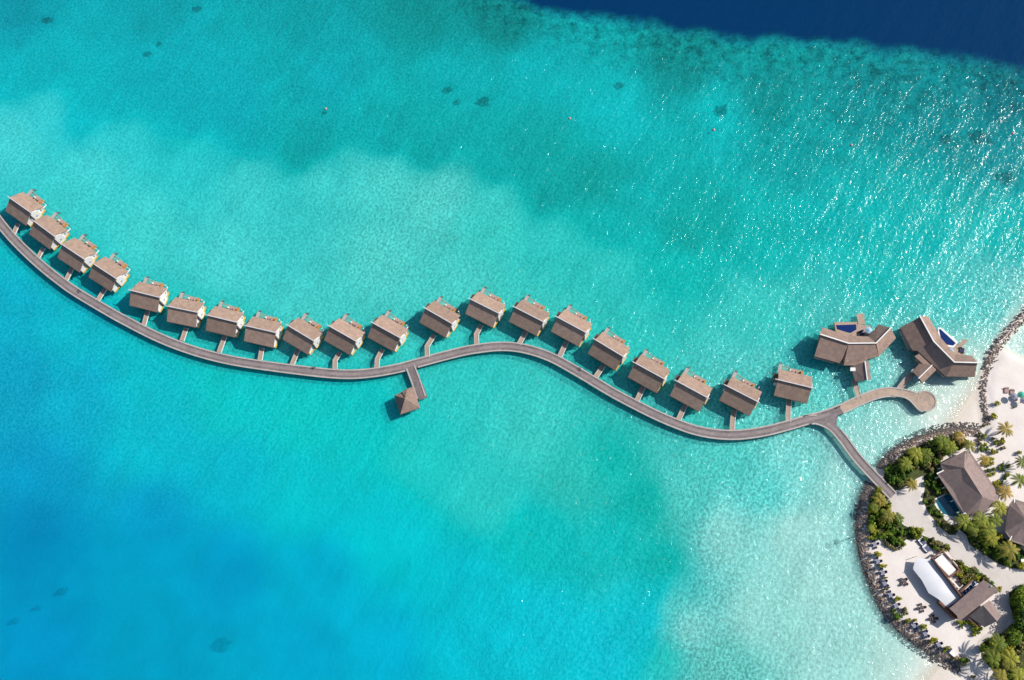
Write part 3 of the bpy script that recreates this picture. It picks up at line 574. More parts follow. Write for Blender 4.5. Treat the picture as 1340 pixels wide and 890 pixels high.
# ------------------------------------------------------------------ two large pool villas
def roofs(parent, f, polys, mname, th=.22):
    out = []
    for poly in polys:
        r = MB(); r.slab([f(*q) for q in poly], th); out.append(r.build('roof_slope', mname, parent, True))
    return out
def ridge(parent, f, pts, z, mname='white_paint', wdt=.4):
    r = MB(); P = smooth([f(*q, z) for q in pts], 1); ribbon(r, P, wdt/2, z, .3); return r.build('ridge_beam', mname, parent, True)
def solid(parent, name, f, poly, z, th, mname):
    r = MB(); r.slab([f(*q, z) for q in poly], th); return r.build(name, mname, parent, True)
def walls(parent, f, poly, z0, z1, mname, shrink=.1, name='wall', th=None):
    P = [f(*q, z1) for q in poly]; cx = sum(q[0] for q in P)/len(P); cy = sum(q[1] for q in P)/len(P)
    P = [(q[0]+(cx-q[0])*shrink, q[1]+(cy-q[1])*shrink, z1) for q in P]
    r = MB(); r.slab(P, ('to', z0)); return r.build(name, mname, parent, True)
ZR, ZE = 7.6, 4.2
f = crop(1050, 400, 9.89)
A = thing('pool_villa', 'large brown roofed pool villa in three wings, left of the two big villas', 'villa', f(600, 560, 0), 0, 'large pool villas by the turning circle')
r0, r1, r2, r3 = (245, 372), (600, 486), (955, 483), (1143, 290)
q = lambda c, z: (*c, z)
roofs(A, f, [[q((258, 280), ZE), q((590, 387), ZE), q(r1, ZR), q(r0, ZR)], [q(r0, ZR-.3), q(r1, ZR-.3), (530, 662, ZE), (482, 742, ZE), (155, 655, ZE)],
             [q((590, 387), ZE), q((850, 400), ZE), q(r2, ZR), q(r1, ZR)], [q(r1, ZR-.25), q(r2, ZR-.25), (990, 657, ZE), (850, 690, ZE), (775, 775, 3.5), (535, 772, 3.5), (530, 662, ZE)],
             [q((850, 400), ZE), q((985, 242), ZE), q(r3, ZR-.3), q(r2, ZR-.3)], [q(r2, ZR), q(r3, ZR), (1212, 420, ZE), (990, 657, ZE)]], 'big_shingle')
ridge(A, f, [(235, 369), r1, r2, (1158, 275)], ZR+.12)
for poly in ([(290, 330), (585, 410), (585, 660), (470, 700), (190, 625)], [(600, 410), (850, 420), (960, 640), (560, 740)], [(870, 410), (985, 270), (1180, 410), (985, 620)]):
    walls(A, f, poly, DZ, 4.3, 'white_paint', .12)
solid(A, 'floor_deck', f, [(230, 330), (600, 420), (850, 420), (985, 290), (1190, 420), (1000, 650), (560, 770), (150, 680)], DZ-.012, .35, 'pale_boards')
solid(A, 'side_ledge', f, [(160, 652), (400, 725), (400, 745), (150, 672)], 3.2, .4, 'kerb_boards')
solid(A, 'terrace', f, [(712, 240), (880, 262), (905, 330), (880, 430), (620, 420), (640, 368), (712, 330)], DZ+.02, .35, 'pale_boards')
solid(A, 'pier', f, [(698, 108), (800, 100), (808, 243), (725, 241)], DZ-.06, .3, 'pale_boards')
p1 = solid(A, 'pool_basin', f, [(412, 214), (708, 211), (713, 330), (640, 372), (600, 400), (430, 330)], DZ+.12, .9, 'pale_boards')
solid(p1, 'pool_water', f, [(436, 252), (696, 243), (700, 310), (622, 354), (600, 350), (450, 305)], DZ+.16, .1, 'pool_tile')
cA = thing('entrance_canopy', 'dark gabled entrance canopy over the footbridge of the left big villa', 'canopy', un(1125, 488, 0), 0, 'entrance canopies of the big villas')
F1 = lambda x, y, z=0: un(x, y, z)
roofs(cA, F1, [[(1112.8, 480, 3.3), (1132, 473.5, 5.1), (1135, 497, 5.1), (1119.5, 499.5, 3.3)], [(1132, 473.5, 5.1), (1137, 473, 4.2), (1140, 496.5, 4.2), (1135, 497, 5.1)]], 'house_shingle', .15)
ridge(cA, F1, [(1131.9, 472.5), (1135.2, 498)], 5.25, wdt=.3)
for c in ((1116, 482), (1121, 498), (1136, 477), (1138, 495)):
    a = un(*c, DZ); r = MB(); r.tube([(a[0], a[1], -4), (a[0], a[1], 3.4)], .12, 6); r.build('post', 'pile_wood', cA, True)
solid(cA, 'porch_floor', F1, [(1113, 478), (1137, 474), (1139, 496), (1119, 500)], DZ-.03, .25, 'deck_boards')
solid(cA, 'skylight', F1, [(1112.8, 481), (1119.5, 481), (1119.5, 485.5), (1112.8, 485.5)], 4.2, .25, 'white_paint')
pts = smooth([un(1117.5, 497, DZ), un(1124.5, 522, DZ)], 4)
fb = thing('footbridge', 'plank footbridge running up to the left of the two big villas', 'footbridge', (pts[0].x, pts[0].y, 0), 0, 'footbridges to the big villas')
d = MB(); l, r = ribbon(d, pts, .8, DZ-.02, .25); d.build('deck', 'pale_boards', fb, True)
for s_ in (l, r):
    k = MB(); ribbon(k, s_, .1, DZ+.12, .3); k.build('kerb', 'kerb_boards', fb, True)
f = crop(1160, 400, 7.415)
B = thing('pool_villa', 'large angled brown roofed pool villa nearest the beach, right of the two big villas', 'villa', f(480, 480, 0), 0, 'large pool villas by the turning circle')
r0, r1, r2, r3 = (330, 107), (460, 345), (660, 547), (884, 551)
roofs(B, f, [[q(r0, ZR), (402, 98, ZE), (530, 315, ZE), q(r1, ZR)], [q(r0, ZR-.4), q(r1, ZR-.4), (305, 440, ZE), (250, 432, ZE), (135, 212, ZE)],
             [q(r1, ZR), (530, 315, ZE), (668, 472, ZE), q(r2, ZR)], [q(r1, ZR-.4), q(r2, ZR-.4), (577, 683, ZE), (470, 595, ZE), (305, 440, ZE)],
             [q(r2, ZR), (668, 472, ZE), (830, 485, ZE), q(r3, ZR)], [q(r2, ZR-.4), q(r3, ZR-.4), (856, 690, ZE), (580, 686, ZE)]], 'big_shingle')
ridge(B, f, [(322, 92), r1, r2, (912, 553)], ZR+.2)
for poly in ([(335, 135), (395, 130), (505, 330), (300, 420), (250, 405), (160, 230)], [(470, 350), (520, 335), (665, 500), (580, 650), (330, 440)], [(665, 490), (820, 500), (850, 660), (590, 665)]):
    walls(B, f, poly, DZ, 4.3, 'white_paint', .1)
solid(B, 'floor_deck', f, [(320, 130), (405, 120), (530, 320), (660, 480), (830, 500), (860, 690), (575, 690), (470, 610), (300, 450), (240, 440), (130, 225)], DZ-.012, .35, 'pale_boards')
solid(B, 'side_ledge', f, [(128, 252), (150, 250), (235, 425), (212, 437)], 2.4, .4, 'kerb_boards')
solid(B, 'side_ledge', f, [(490, 612), (570, 678), (556, 692), (478, 625)], 2.8, .4, 'kerb_boards')
solid(B, 'porch_roof', f, [(272, 492), (350, 446), (492, 600), (455, 655)], 3.9, .2, 'big_shingle')
walls(B, f, [(280, 510), (350, 470), (470, 600), (440, 640)], DZ, 3.6, 'pale_boards', .06, 'porch_wall')
solid(B, 'terrace', f, [(640, 405), (690, 375), (715, 395), (760, 420), (755, 480), (660, 475), (590, 400)], DZ+.02, .35, 'pale_boards')
solid(B, 'pier', f, [(695, 385), (740, 325), (798, 335), (725, 408)], DZ-.06, .3, 'pale_boards')
p1 = solid(B, 'pool_basin', f, [(500, 212), (530, 212), (698, 355), (650, 408), (600, 400), (500, 290)], DZ+.12, .9, 'white_paint')
solid(p1, 'pool_water', f, [(509, 230), (524, 227), (674, 364), (648, 388), (620, 384), (575, 376), (530, 322)], DZ+.16, .1, 'pool_tile')
solid(B, 'shallow_pool', f, [(596, 405), (640, 412), (658, 440), (650, 462), (606, 425)], DZ+.2, .2, 'pale_blue')
cB = thing('entrance_canopy', 'gabled entrance canopy with white ridge in front of the right big villa', 'canopy', f(340, 650, 0), 0, 'entrance canopies of the big villas')
roofs(cB, f, [[(252, 640, 3.4), (318, 560, 3.4), (440, 580, 5.0), (315, 702, 5.0)], [(315, 702, 5.0), (440, 580, 5.0), (486, 622, 3.8), (352, 752, 3.8)]], 'big_shingle', .15)
ridge(cB, f, [(444, 576), (312, 705)], 5.15, wdt=.35)
for c in ((265, 642), (320, 580), (350, 735), (460, 625)):
    a = f(*c, DZ); r = MB(); r.tube([(a[0], a[1], -4), (a[0], a[1], 3.5)], .12, 6); r.build('post', 'pile_wood', cB, True)
solid(cB, 'porch_floor', f, [(250, 650), (320, 575), (470, 620), (340, 745)], DZ-.03, .25, 'deck_boards')
solid(cB, 'white_screen', f, [(243, 630), (262, 612), (275, 622), (255, 642)], 3.0, 1.2, 'white_paint')
solid(cB, 'blue_awning', f, [(260, 688), (282, 676), (322, 706), (300, 738)], 2.6, .12, 'pale_blue')
pts = smooth([f(262, 648, DZ), f(180, 735, DZ), f(118, 815, DZ)], 3)
fb = thing('footbridge', 'plank footbridge running up to the right of the two big villas', 'footbridge', (pts[0].x, pts[0].y, 0), 0, 'footbridges to the big villas')
d = MB(); l, r = ribbon(d, pts, .85, DZ-.02, .25); d.build('deck', 'pale_boards', fb, True)
for s_ in (l, r):
    k = MB(); ribbon(k, s_, .1, DZ+.12, .3); k.build('kerb', 'kerb_boards', fb, True)
for T, lst in ((A, [(1080, 455), (1100, 470), (1120, 470), (1140, 460), (1150, 450), (1090, 445)]), (B, [(1190, 440), (1215, 455), (1235, 470), (1255, 485), (1270, 475), (1205, 425)])):
    for c in lst: a = un(*c, DZ); pile(T, a[0], a[1])

# ------------------------------------------------------------------ furniture prototypes
def sunbed_parts(t, fab):
    d = MB(); d.box(-1, 1, -.36, .36, .22, .32)
    for x in (-.85, .85):
        for y in (-.3, .3): d.box(x-.04, x+.04, y-.04, y+.04, 0, .22)
    d.build('frame', 'teak', t)
    d = MB(); d.box(-.98, .35, -.34, .34, .325, .45); d.slab([(.36, -.34, .46), (.98, -.34, .95), (.98, .34, .95), (.36, .34, .46)], .12); d.build('mattress', fab, t)
    d = MB(); d.slab([(.62, -.3, .80), (.95, -.3, 1.06), (.95, .3, 1.06), (.62, .3, .80)], .09); d.build('pillow', 'white_paint', t)
def sunbed(px, py, z, rz, label, fab, group=None):
    t = thing('sun_lounger', label, 'sun lounger', un(px, py, z), R(rz), group); sunbed_parts(t, fab); return t
def parasol(px, py, z, label, fab, rad=1.4, group=None):
    t = thing('parasol', label, 'parasol', un(px, py, z), random.random(), group)
    d = MB(); d.tube([(0, 0, 0), (0, 0, 2.75)], .04, 8); d.lathe([(.3, 0), (.3, .1)]); d.build('pole', 'teak', t)
    d = MB(); n = 8; vs = [(0, 0, 2.7)]+[(rad*math.cos(2*math.pi*k/n), rad*math.sin(2*math.pi*k/n), 2.15) for k in range(n)]+[(0, 0, 2.64)]+[(rad*math.cos(2*math.pi*k/n), rad*math.sin(2*math.pi*k/n), 2.09) for k in range(n)]
    d.add(vs, [(0, 1+k, 1+(k+1) % n) for k in range(n)]+[(9, 10+(k+1) % n, 10+k) for k in range(n)]+[(1+k, 10+k, 10+(k+1) % n, 1+(k+1) % n) for k in range(n)]); d.build('canopy', fab, t)
    d = MB(); d.lathe([(.09, 2.68), (.05, 2.85)], n=8); d.build('finial', fab, t)
    return t
f = crop(1050, 400, 9.89)
a = (1050+835/9.89, 400+345/9.89); parasol(*a, DZ+.02, 'blue grey parasol on the terrace of the left big villa', 'pale_blue', 1.3, 'terrace parasols')
sunbed(1128.5, 437.5, DZ+.02, 20, 'dark sun lounger beside the blue grey parasol on the terrace', 'navy_fabric', 'dark loungers on the villa terraces')
sunbed(1126, 434.2, DZ+.02, 20, 'dark sun lounger at the pool edge of the left big villa', 'navy_fabric', 'dark loungers on the villa terraces')
sunbed(1257, 457.5, DZ+.02, 80, 'dark sun lounger on the terrace of the right big villa, towards the pool', 'navy_fabric', 'dark loungers on the villa terraces')
sunbed(1260, 459, DZ+.02, 80, 'dark sun lounger on the outer edge of the right big villa terrace', 'navy_fabric', 'dark loungers on the villa terraces')

GZ = 1.0
def chair_mesh(name, fab):
    d = MB(); d.box(-.33, .33, -.33, .33, .38, .50); d.slab([(-.33, .26, .95), (.33, .26, .95), (.33, .40, 1.0), (-.33, .40, 1.0)], ('to', .4)); d.box(-.42, -.34, -.3, .34, .3, .68); d.box(.34, .42, -.3, .34, .3, .68)
    for x in (-.36, .36):
        for y in (-.28, .3): d.box(x-.035, x+.035, y-.035, y+.035, 0, .38)
    return d.mesh(name, fab)
def table_meshes(fab):
    d = MB(); d.lathe([(.62, .70), (.64, .72), (.64, .75), (.62, .76)], n=18); top = d.mesh('table_top', fab)
    d = MB(); d.lathe([(.32, 0), (.30, .04), (.06, .08), (.05, .66), (.2, .70)], n=12); return top, d.mesh('pedestal', 'brown_wicker')
SETS = [('blue_fabric', [(1144, 712.7, 'by the tall hedge at the top of the plaza'), (1148, 734.7, 'second down the rock wall'), (1154.3, 749.2, 'third down the rock wall'), (1157, 764, 'fourth down the rock wall'), (1164.5, 778.8, 'fifth down the rock wall'), (1172, 793, 'sixth down the rock wall'), (1195.2, 819.2, 'third from the lower end of the rock wall'), (1210, 830, 'second from the lower end of the rock wall'), (1227.4, 844, 'lowest along the rock wall')]),
        ('brown_wicker', [(1182.6, 761.5, 'out on open sand left of the white sail'), (1205.4, 795.5, 'at the edge of the sail shadow'), (1221, 809.8, 'inside the sail shadow')])]
for fab, lst in SETS:
    cm = chair_mesh('chair', fab if fab != 'blue_fabric' else 'navy_fabric'); tt, tp = table_meshes(fab if fab != 'blue_fabric' else 'grey_canvas'); word = 'blue' if fab == 'blue_fabric' else 'brown'
    for i, (x, y, lab) in enumerate(lst):
        p_ = un(x, y, GZ); rz = random.random()*1.5
        t = thing('table', '%s round table, %s' % (word, lab), 'table', p_, rz, '%s beach tables' % word)
        link('table_top', tt, t); link('pedestal', tp, t)
        for k in range(4):
            a = rz+k*math.pi/2; o = link('chair', cm); o.location = (p_[0]+1.02*math.sin(a), p_[1]-1.02*math.cos(a), GZ); o.rotation_euler = (0, 0, a+math.pi+random.uniform(-.2, .2))
            setp(o, '%s chair at the table %s' % (word, lab), 'chair', '%s chairs round the beach tables' % word)
            o.location = (p_[0]+1.02*math.cos(a), p_[1]+1.02*math.sin(a), GZ); o.rotation_euler = (0, 0, a-math.pi/2)
for x, y, l_ in ((1205.7, 709.3, 'upper'), (1211.2, 717.8, 'lower')):
    t = thing('daybed', 'blue daybed with white pillow by the dark hedge, the %s of two' % l_, 'daybed', un(x, y, GZ), R(-52), 'blue daybeds by the hedge')
    d = MB(); d.box(-1.3, 1.3, -.95, .95, .1, .4); d.build('base', 'navy_fabric', t)
    d = MB(); d.box(-1.2, 1.2, -.85, .85, .405, .6); d.build('mattress', 'blue_fabric', t)
    d = MB(); d.box(-1.15, -.6, -.8, .8, .605, .8); d.box(-.4, .9, -.86, -.55, .605, .7); d.build('pillow', 'white_paint', t)
t = thing('daybed', 'white daybed with dark headrest at the lower end of the plaza', 'daybed', un(1246, 854.5, GZ), R(-45))
d = MB(); d.box(-1.3, 1.3, -.8, .8, .1, .38); d.build('base', 'pale_boards', t); d = MB(); d.box(-.8, 1.25, -.75, .75, .385, .55); d.build('mattress', 'white_paint', t); d = MB(); d.box(-1.35, -.82, -.8, .8, .385, .8); d.build('headrest', 'navy_fabric', t)
parasol(1333, 519, GZ, 'green parasol on the beach between two grey ones', 'teal_canvas', 1.25, 'beach parasols'); parasol(1323.5, 521, GZ, 'grey parasol on the beach left of the green one', 'grey_canvas', 1.25, 'beach parasols'); parasol(1336, 526.5, GZ, 'grey parasol on the beach below the green one', 'grey_canvas', 1.25, 'beach parasols')
for x, y, l_ in ((1315.3, 511, 'left of a pair, above the parasols'), (1318, 511, 'right of a pair, above the parasols'), (1323, 513.2, 'behind the left grey parasol'), (1325.8, 514, 'between the grey and green parasols'), (1330, 521, 'below the green parasol'), (1339, 520, 'at the right edge of the picture')):
    sunbed(x, y, GZ, 80, 'pinkish sun lounger on white sand, '+l_, 'pink_fabric', 'sun loungers on the beach')
d = MB(); a = un(1301, 473, GZ); d.tube([(a[0], a[1], ground_z(a[0], a[1])+.1), (a[0]+.8, a[1]+.3, GZ+.2), (a[0]+1.7, a[1]+.45, GZ+.18)], [.16, .13, .07], 7); o = d.build('driftwood', 'driftwood'); setp(o, 'brown driftwood log on the sand behind the upper rock wall', 'driftwood')

# bicycles on the boardwalk
def bicycle(px, py, rz, label, col):
    t = thing('bicycle', label, 'bicycle', un(px, py, DZ), R(rz), 'bicycles on the boardwalk')
    for x in (-.52, .52):
        d = MB(); d.torus((x, 0, .34), .3, .04); wv = d.build('wheel', 'black_rubber', t)
    d = MB(); d.tube([(-.52, 0, .34), (-.1, 0, .34), (-.2, 0, .85)], .04, 6); d.tube([(-.1, 0, .34), (.38, 0, .8), (-.17, 0, .75), (-.52, 0, .34)], .04, 6); d.tube([(.52, 0, .34), (.38, 0, .95)], .04, 6); d.build('frame', col, t)
    d = MB(); d.tube([(.3, -.3, 1.0), (.4, 0, .97), (.3, .3, 1.0)], .03, 6); d.build('handlebar', 'black_rubber', t)
    d = MB(); d.box(-.35, -.08, -.1, .1, .85, .93); d.build('saddle', 'black_rubber', t)
    d = MB(); d.box(.46, .78, -.2, .2, .75, 1.0); d.build('basket', 'white_paint' if col == 'red_paint' else 'brown_wicker', t)
bicycle(104.5, 380.8, -35, 'brown bicycle on the boardwalk near the fourth villa from the left', 'brown_paint')
bicycle(410.8, 481.2, -8, 'brown bicycle on the boardwalk edge below the ninth and tenth villas', 'brown_paint')
bicycle(759.5, 482.8, -32, 'red bicycle with white basket on the boardwalk crest', 'red_paint')
bicycle(1096, 533.6, 25, 'brown bicycle at the fork of the boardwalk', 'brown_paint')

# buoys and coral heads
for x, y, l_ in ((745.6, 155, 'right of the dark coral head, near the top centre'), (934, 170, 'in bright turquoise water below the reef edge'), (1114, 190, 'over seagrass right of centre'), (1325, 175, 'nearest the right edge of the picture'), (426.3, 142.5, 'beside a small coral head at upper left')):
    t = thing('buoy', 'pink mooring buoy '+l_, 'buoy', un(x, y, 0), 0, 'pink mooring buoys')
    d = MB(); d.lathe([(.05, -.35), (.35, -.25), (.5, .05), (.38, .35), (.08, .5)], n=12); d.build('float', 'pink_float', t, smooth=True)
    d = MB(); d.torus((0, 0, .55), .12, .03, 'y', 10, 5); d.build('ring', 'white_paint', t)
for x, y, rx, ry, lab in CH:
    p_ = un(x, y, -.4); bz = ground_z(p_[0], p_[1]); bm = bmesh.new(); bmesh.ops.create_icosphere(bm, subdivisions=3, radius=1)
    top = -.28 if y < 500 else -1.2; hh = max(.5, top-bz)
    sd_ = random.random()*50
    for v in bm.verts:
        n_ = 1+.85*noise.fractal(v.co*1.5+Vector((sd_, 0, 0)), 1, 2, 3); v.co = Vector((v.co.x*rx*n_, v.co.y*ry*n_, max(0, v.co.z)*hh*min(1, n_)))
    me = bpy.data.meshes.new('coral_head'); bm.to_mesh(me); bm.free(); me.materials.append(MATS['coral' if y < 500 else 'dim_coral'])
    o = link('coral_head', me); o.location = (p_[0], p_[1], bz-.02); o.rotation_euler = (0, 0, random.uniform(-.4, .4)); setp(o, lab, 'coral', 'coral heads under the water')

# ------------------------------------------------------------------ rock revetments
def rock_mesh(sub):
    bm = bmesh.new(); bmesh.ops.create_icosphere(bm, subdivisions=sub, radius=1); s_ = random.random()*90
    sc = Vector((random.uniform(.8, 1.25), random.uniform(.7, 1.1), random.uniform(.5, .8)))
    for v in bm.verts:
        c = v.co.copy(); n_ = 1+.35*noise.noise(c*1.3+Vector((s_, 0, 0)))+.15*noise.noise(c*3+Vector((s_, 9, 0))); v.co = Vector((c.x*sc.x, c.y*sc.y, c.z*sc.z))*n_
    me = bpy.data.meshes.new('boulder'); bm.to_mesh(me); bm.free(); me.materials.append(MATS['rock']); return me
rocks = [rock_mesh(2) for _ in range(8)]
def along(pts, width, step, off=0):
    P = smooth([un(x, y, 0) for x, y in pts], 8); out = []
    for i in range(len(P)-1):
        d = P[i+1]-P[i]; L_ = d.length; nrm = Vector((-d.y, d.x, 0)).normalized(); k = max(1, int(L_/step))
        for j in range(k):
            out.append((P[i]+d*((j+random.random())/k), nrm))
    return out
SEGS = [(RV1[:6], 3.4, 'upper', 'grey boulder in the upper rock wall beside the beach'), (RV1[5:], 1.8, 'lower', 'grey boulder in the upper rock wall beside the beach'), (RV2a, 4.4, 'n', 'grey boulder in the rock wall right of the boardwalk landing'), (RV2b, 4.9, 's', 'grey boulder in the long curved rock wall round the plaza')]
small = MB(); sv = []; sf = []
base_small = [rock_mesh(1) for _ in range(6)]
sm_data = [([tuple(v.co) for v in b.vertices], [tuple(p.vertices) for p in b.polygons]) for b in base_small]
nbig = 0
for pts, wdt, key, lab in SEGS:
    L_ = sum((Vector(un(*pts[i]))-Vector(un(*pts[i+1]))).length for i in range(len(pts)-1))
    nb = int({'upper': 40, 'lower': 15, 'n': 75, 's': 168}[key]); cand = along(pts, wdt, L_/nb/1.0)
    random.shuffle(cand)
    for c, nrm in cand[:nb]:
        p_ = c+nrm*random.uniform(-.48, .48)*wdt; s_ = random.uniform(.32, .54)*(.8 if key == 'upper' else 1); z = ground_z(p_.x, p_.y)
        o = link('boulder', random.choice(rocks)); o.location = (p_.x, p_.y, z+.2*s_); o.scale = (s_, s_, s_); o.rotation_euler = (random.uniform(-.4, .4), random.uniform(-.4, .4), random.random()*6.3)
        setp(o, lab, 'boulder', 'boulders of the rock walls'); nbig += 1
    for c, nrm in along(pts, wdt, .028 if key not in ('upper', 'lower') else (.06 if key == 'upper' else .10)):
        p_ = c+nrm*max(-.55, min(.55, random.gauss(0, .30)))*wdt; s_ = random.uniform(.16, .38); z = ground_z(p_.x, p_.y)
        V_, F_ = random.choice(sm_data); a = random.random()*6.3; ca, sa = math.cos(a)*s_, math.sin(a)*s_; k = len(sv)
        sv += [(p_.x+x*ca-y*sa, p_.y+x*sa+y*ca, z+.12+zz*s_) for x, y, zz in V_]; sf += [tuple(i+k for i in q_) for q_ in F_]
me = bpy.data.meshes.new('rubble'); me.from_pydata(sv, [], sf); me.materials.append(MATS['rock'])
o = link('rubble', me); setp(o, 'loose grey and tan rubble filling the rock walls along the shore', 'rubble', None, 'stuff')

# ------------------------------------------------------------------ path
PATH = [(1162, 650), (1165, 664), (1172, 676), (1186, 687), (1203, 694), (1215, 702), (1229, 713), (1240, 720), (1246, 729), (1258, 735.5), (1275, 744), (1290, 756), (1303, 764), (1309, 773), (1304, 782), (1297, 788), (1303, 800), (1313, 806), (1310, 818), (1292, 829), (1281, 838), (1276, 850), (1290, 856), (1284, 842), (1300, 832), (1316, 822), (1322, 805), (1321, 792), (1318, 778), (1324, 769), (1345, 764), (1345, 750), (1320, 747), (1302, 740), (1287, 728), (1267, 715), (1263, 706), (1262, 698), (1252, 697), (1249, 703), (1240, 702), (1230, 694), (1220, 685), (1211, 671), (1203, 655), (1206, 643), (1196, 638), (1187, 643), (1172, 646)]
def sheet(name, poly, z, mname):
    P = [Vector(un(x, y, z)) for x, y in poly]; T_ = tessellate_polygon([[Vector((q.x, q.y, 0)) for q in P]]); F_ = []
    for a, b, c in T_:
        F_.append((a, b, c) if (P[b]-P[a]).cross(P[c]-P[a]).z > 0 else (a, c, b))
    me = bpy.data.meshes.new(name); me.from_pydata(P, [], F_); me.materials.append(MATS[mname]); o = link(name, me); o['kind'] = 'structure'; return o
sheet('path', PATH, GZ+.045, 'path_sand')

# ------------------------------------------------------------------ island houses
f = crop(1200, 540, 6.357)
Hs = thing('house', 'large brown hip roofed house by the boardwalk landing, with small blue pool', 'house', f(430, 600, GZ), 0, 'houses on the island')
a_, b_ = (393, 460, 7.4), (545, 700, 7.4); e_ = 4.1
roofs(Hs, f, [[(195, 425, e_), (400, 318, e_), a_], [(195, 425, e_), a_, b_, (490, 872, e_), (400, 852, e_), (168, 512, e_), (216, 482, e_)], [(400, 318, e_), (442, 326, e_), (692, 690, e_), (670, 747, e_), b_, a_], [(490, 872, e_), b_, (670, 747, e_)]], 'house_shingle')
walls(Hs, f, [(200, 470), (395, 350), (430, 360), (660, 690), (640, 740), (490, 840), (410, 815)], GZ-.2, 4.2, 'white_paint', .1)
for p0, p1 in (((165, 508), (222, 480)), ((405, 335), (442, 318)), ((676, 738), (712, 712)), ((388, 842), (448, 820))):
    r = MB(); r.bar(f(*p0, 4.35), f(*p1, 4.35), .35, .2); r.build('gutter_end', 'white_paint', Hs, True)
for c in ((185, 465), (165, 540), (222, 625), (292, 735), (345, 828)):
    p_ = f(*c, 3.2); r = MB(); r.slab([(p_[0]-.5, p_[1]-.4, 3.1), (p_[0]+.5, p_[1]-.1, 3.5), (p_[0]+.35, p_[1]+.3, 3.5), (p_[0]-.65, p_[1], 3.1)], .1); r.build('awning', 'net', Hs, True)
pl = thing('swimming_pool', 'small blue L shaped pool with white rim beside the hip roofed house', 'pool', f(250, 750, GZ))
solid(pl, 'rim', f, [(128, 732), (150, 714), (262, 664), (290, 690), (395, 850), (330, 890), (210, 850), (165, 795)], GZ+.12, .5, 'white_paint')
solid(pl, 'water', f, [(150, 728), (262, 672), (282, 694), (375, 850), (325, 875), (222, 842), (185, 800)], GZ+.14, .1, 'garden_pool')
f = crop(1270, 640, 7.41)
H2 = thing('house', 'brown hip roofed house cut by the right edge of the picture', 'house', f(520, 400, GZ), 0, 'houses on the island')
ax, bx_ = (548, 300, 7.2), (780, 440, 7.2)
roofs(H2, f, [[(378, 150, e_), ax, (335, 412, e_), (350, 280, e_)], [(378, 150, e_), (420, 95, e_), (660, 170, e_), (900, 330, e_), bx_, ax], [(335, 412, e_), ax, bx_, (800, 640, e_), (560, 565, e_), (402, 508, e_)]], 'house_shingle')
walls(H2, f, [(390, 170), (430, 130), (680, 210), (860, 340), (780, 600), (560, 530), (420, 480), (350, 400)], GZ-.2, 4.2, 'white_paint', .08)
r = MB(); r.bar(f(380, 500, 4.3), f(408, 440, 4.3), .3, .2); r.build('gutter_end', 'white_paint', H2, True)
r = MB(); r.bar(f(425, 85, 4.3), f(428, 140, 4.3), .35, .2); r.build('gutter_end', 'white_paint', H2, True)
t = thing('bathtub', 'white outdoor bathtub at the right edge below the second house', 'bathtub', un(1339, 733, GZ), R(60))
d = MB(); d.lathe([(.6, 0), (.8, .3), (.9, .6), (.92, .62), (.8, .62), (.7, .3)], n=18); o = d.build('tub', 'white_paint', t); o.scale = (1.3, 1, 1)
d = MB(); d.tube([(1.2, 0, 0), (1.2, 0, .9), (1.0, 0, .9)], .03, 6); d.build('tap', 'ridge_metal', t)
solid(t, 'tub_plinth', lambda x, y, z: (x, y, z), [(0, 0), (.1, 0), (.1, .1)], .05, .05, 'white_paint') if False else None

# ------------------------------------------------------------------ beach bar
f = crop(1170, 680, 5.933)
bar = thing('beach_bar', 'long brown gable roofed beach bar beside the white sail', 'bar', f(620, 630, GZ))
roofs(bar, f, [[(430, 690, 5.5), (694, 468, 5.5), (764, 513, 6.7), (487, 745, 6.7)], [(487, 745, 6.7), (764, 513, 6.7), (816, 546, 5.7), (508, 790, 5.7)]], 'house_shingle')
walls(bar, f, [(455, 690), (690, 490), (790, 550), (515, 770)], GZ-.2, 5.5, 'timber', .06)
d = MB(); d.slab([f(*q_, 3.3) for q_ in [(345, 640), (362, 632), (500, 770), (470, 765)]], ('to', GZ-.2)); d.build('terrace_wall', 'timber', bar, True)
solid(bar, 'lamp_box', f, [(748, 516), (758, 510), (764, 518), (754, 524)], 7.0, .25, 'pale_blue')
st = thing('store_house', 'small store with a shade-tinted roof slope behind the beach bar', 'building', f(700, 750, GZ))
rr = roofs(st, f, [[(580, 750, 3.2), (690, 664, 4.6), (800, 790, 4.6), (704, 836, 3.2)]], 'shade_shingle')  # south-west slope coloured darker as the side turned from the sun
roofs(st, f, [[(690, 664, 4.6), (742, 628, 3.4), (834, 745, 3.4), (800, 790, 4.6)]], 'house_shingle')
walls(st, f, [(600, 752), (735, 650), (820, 745), (710, 820)], GZ-.2, 3.3, 'timber', .06)
for k in range(3):
    r = MB(); r.bar(f(575+k*22, 765-k*12, 3.0), f(650+k*22, 830-k*8, 3.0), .25, .2); r.build('beam', 'timber', st, True)
wr = thing('white_roofed_room', 'flat white roofed room with brown timber frame beside the white sail', 'building', f(390, 350, GZ))
solid(wr, 'roof', f, [(312, 315), (385, 262), (482, 388), (424, 437)], 3.3, .2, 'white_paint')
walls(wr, f, [(312, 315), (385, 262), (482, 388), (424, 437)], GZ-.2, 3.05, 'timber', .02)
for p0, p1 in (((292, 302), (376, 243)), ((380, 246), (508, 388)), ((506, 392), (432, 446)), ((428, 444), (296, 308))):
    r = MB(); r.bar(f(*p0, 3.75), f(*p1, 3.75), .45, .7); r.build('parapet', 'timber', wr, True)
for p0, p1 in (((392, 250), (430, 293)), ((455, 322), (492, 366))):
    r = MB(); r.bar(f(*p0, 3.7), f(*p1, 3.7), .5, .4); r.build('louvre', 'white_paint', wr, True)
wa = thing('timber_screen', 'brown timber screen wall between the white sail and the planted strip', 'screen', f(470, 520, GZ))
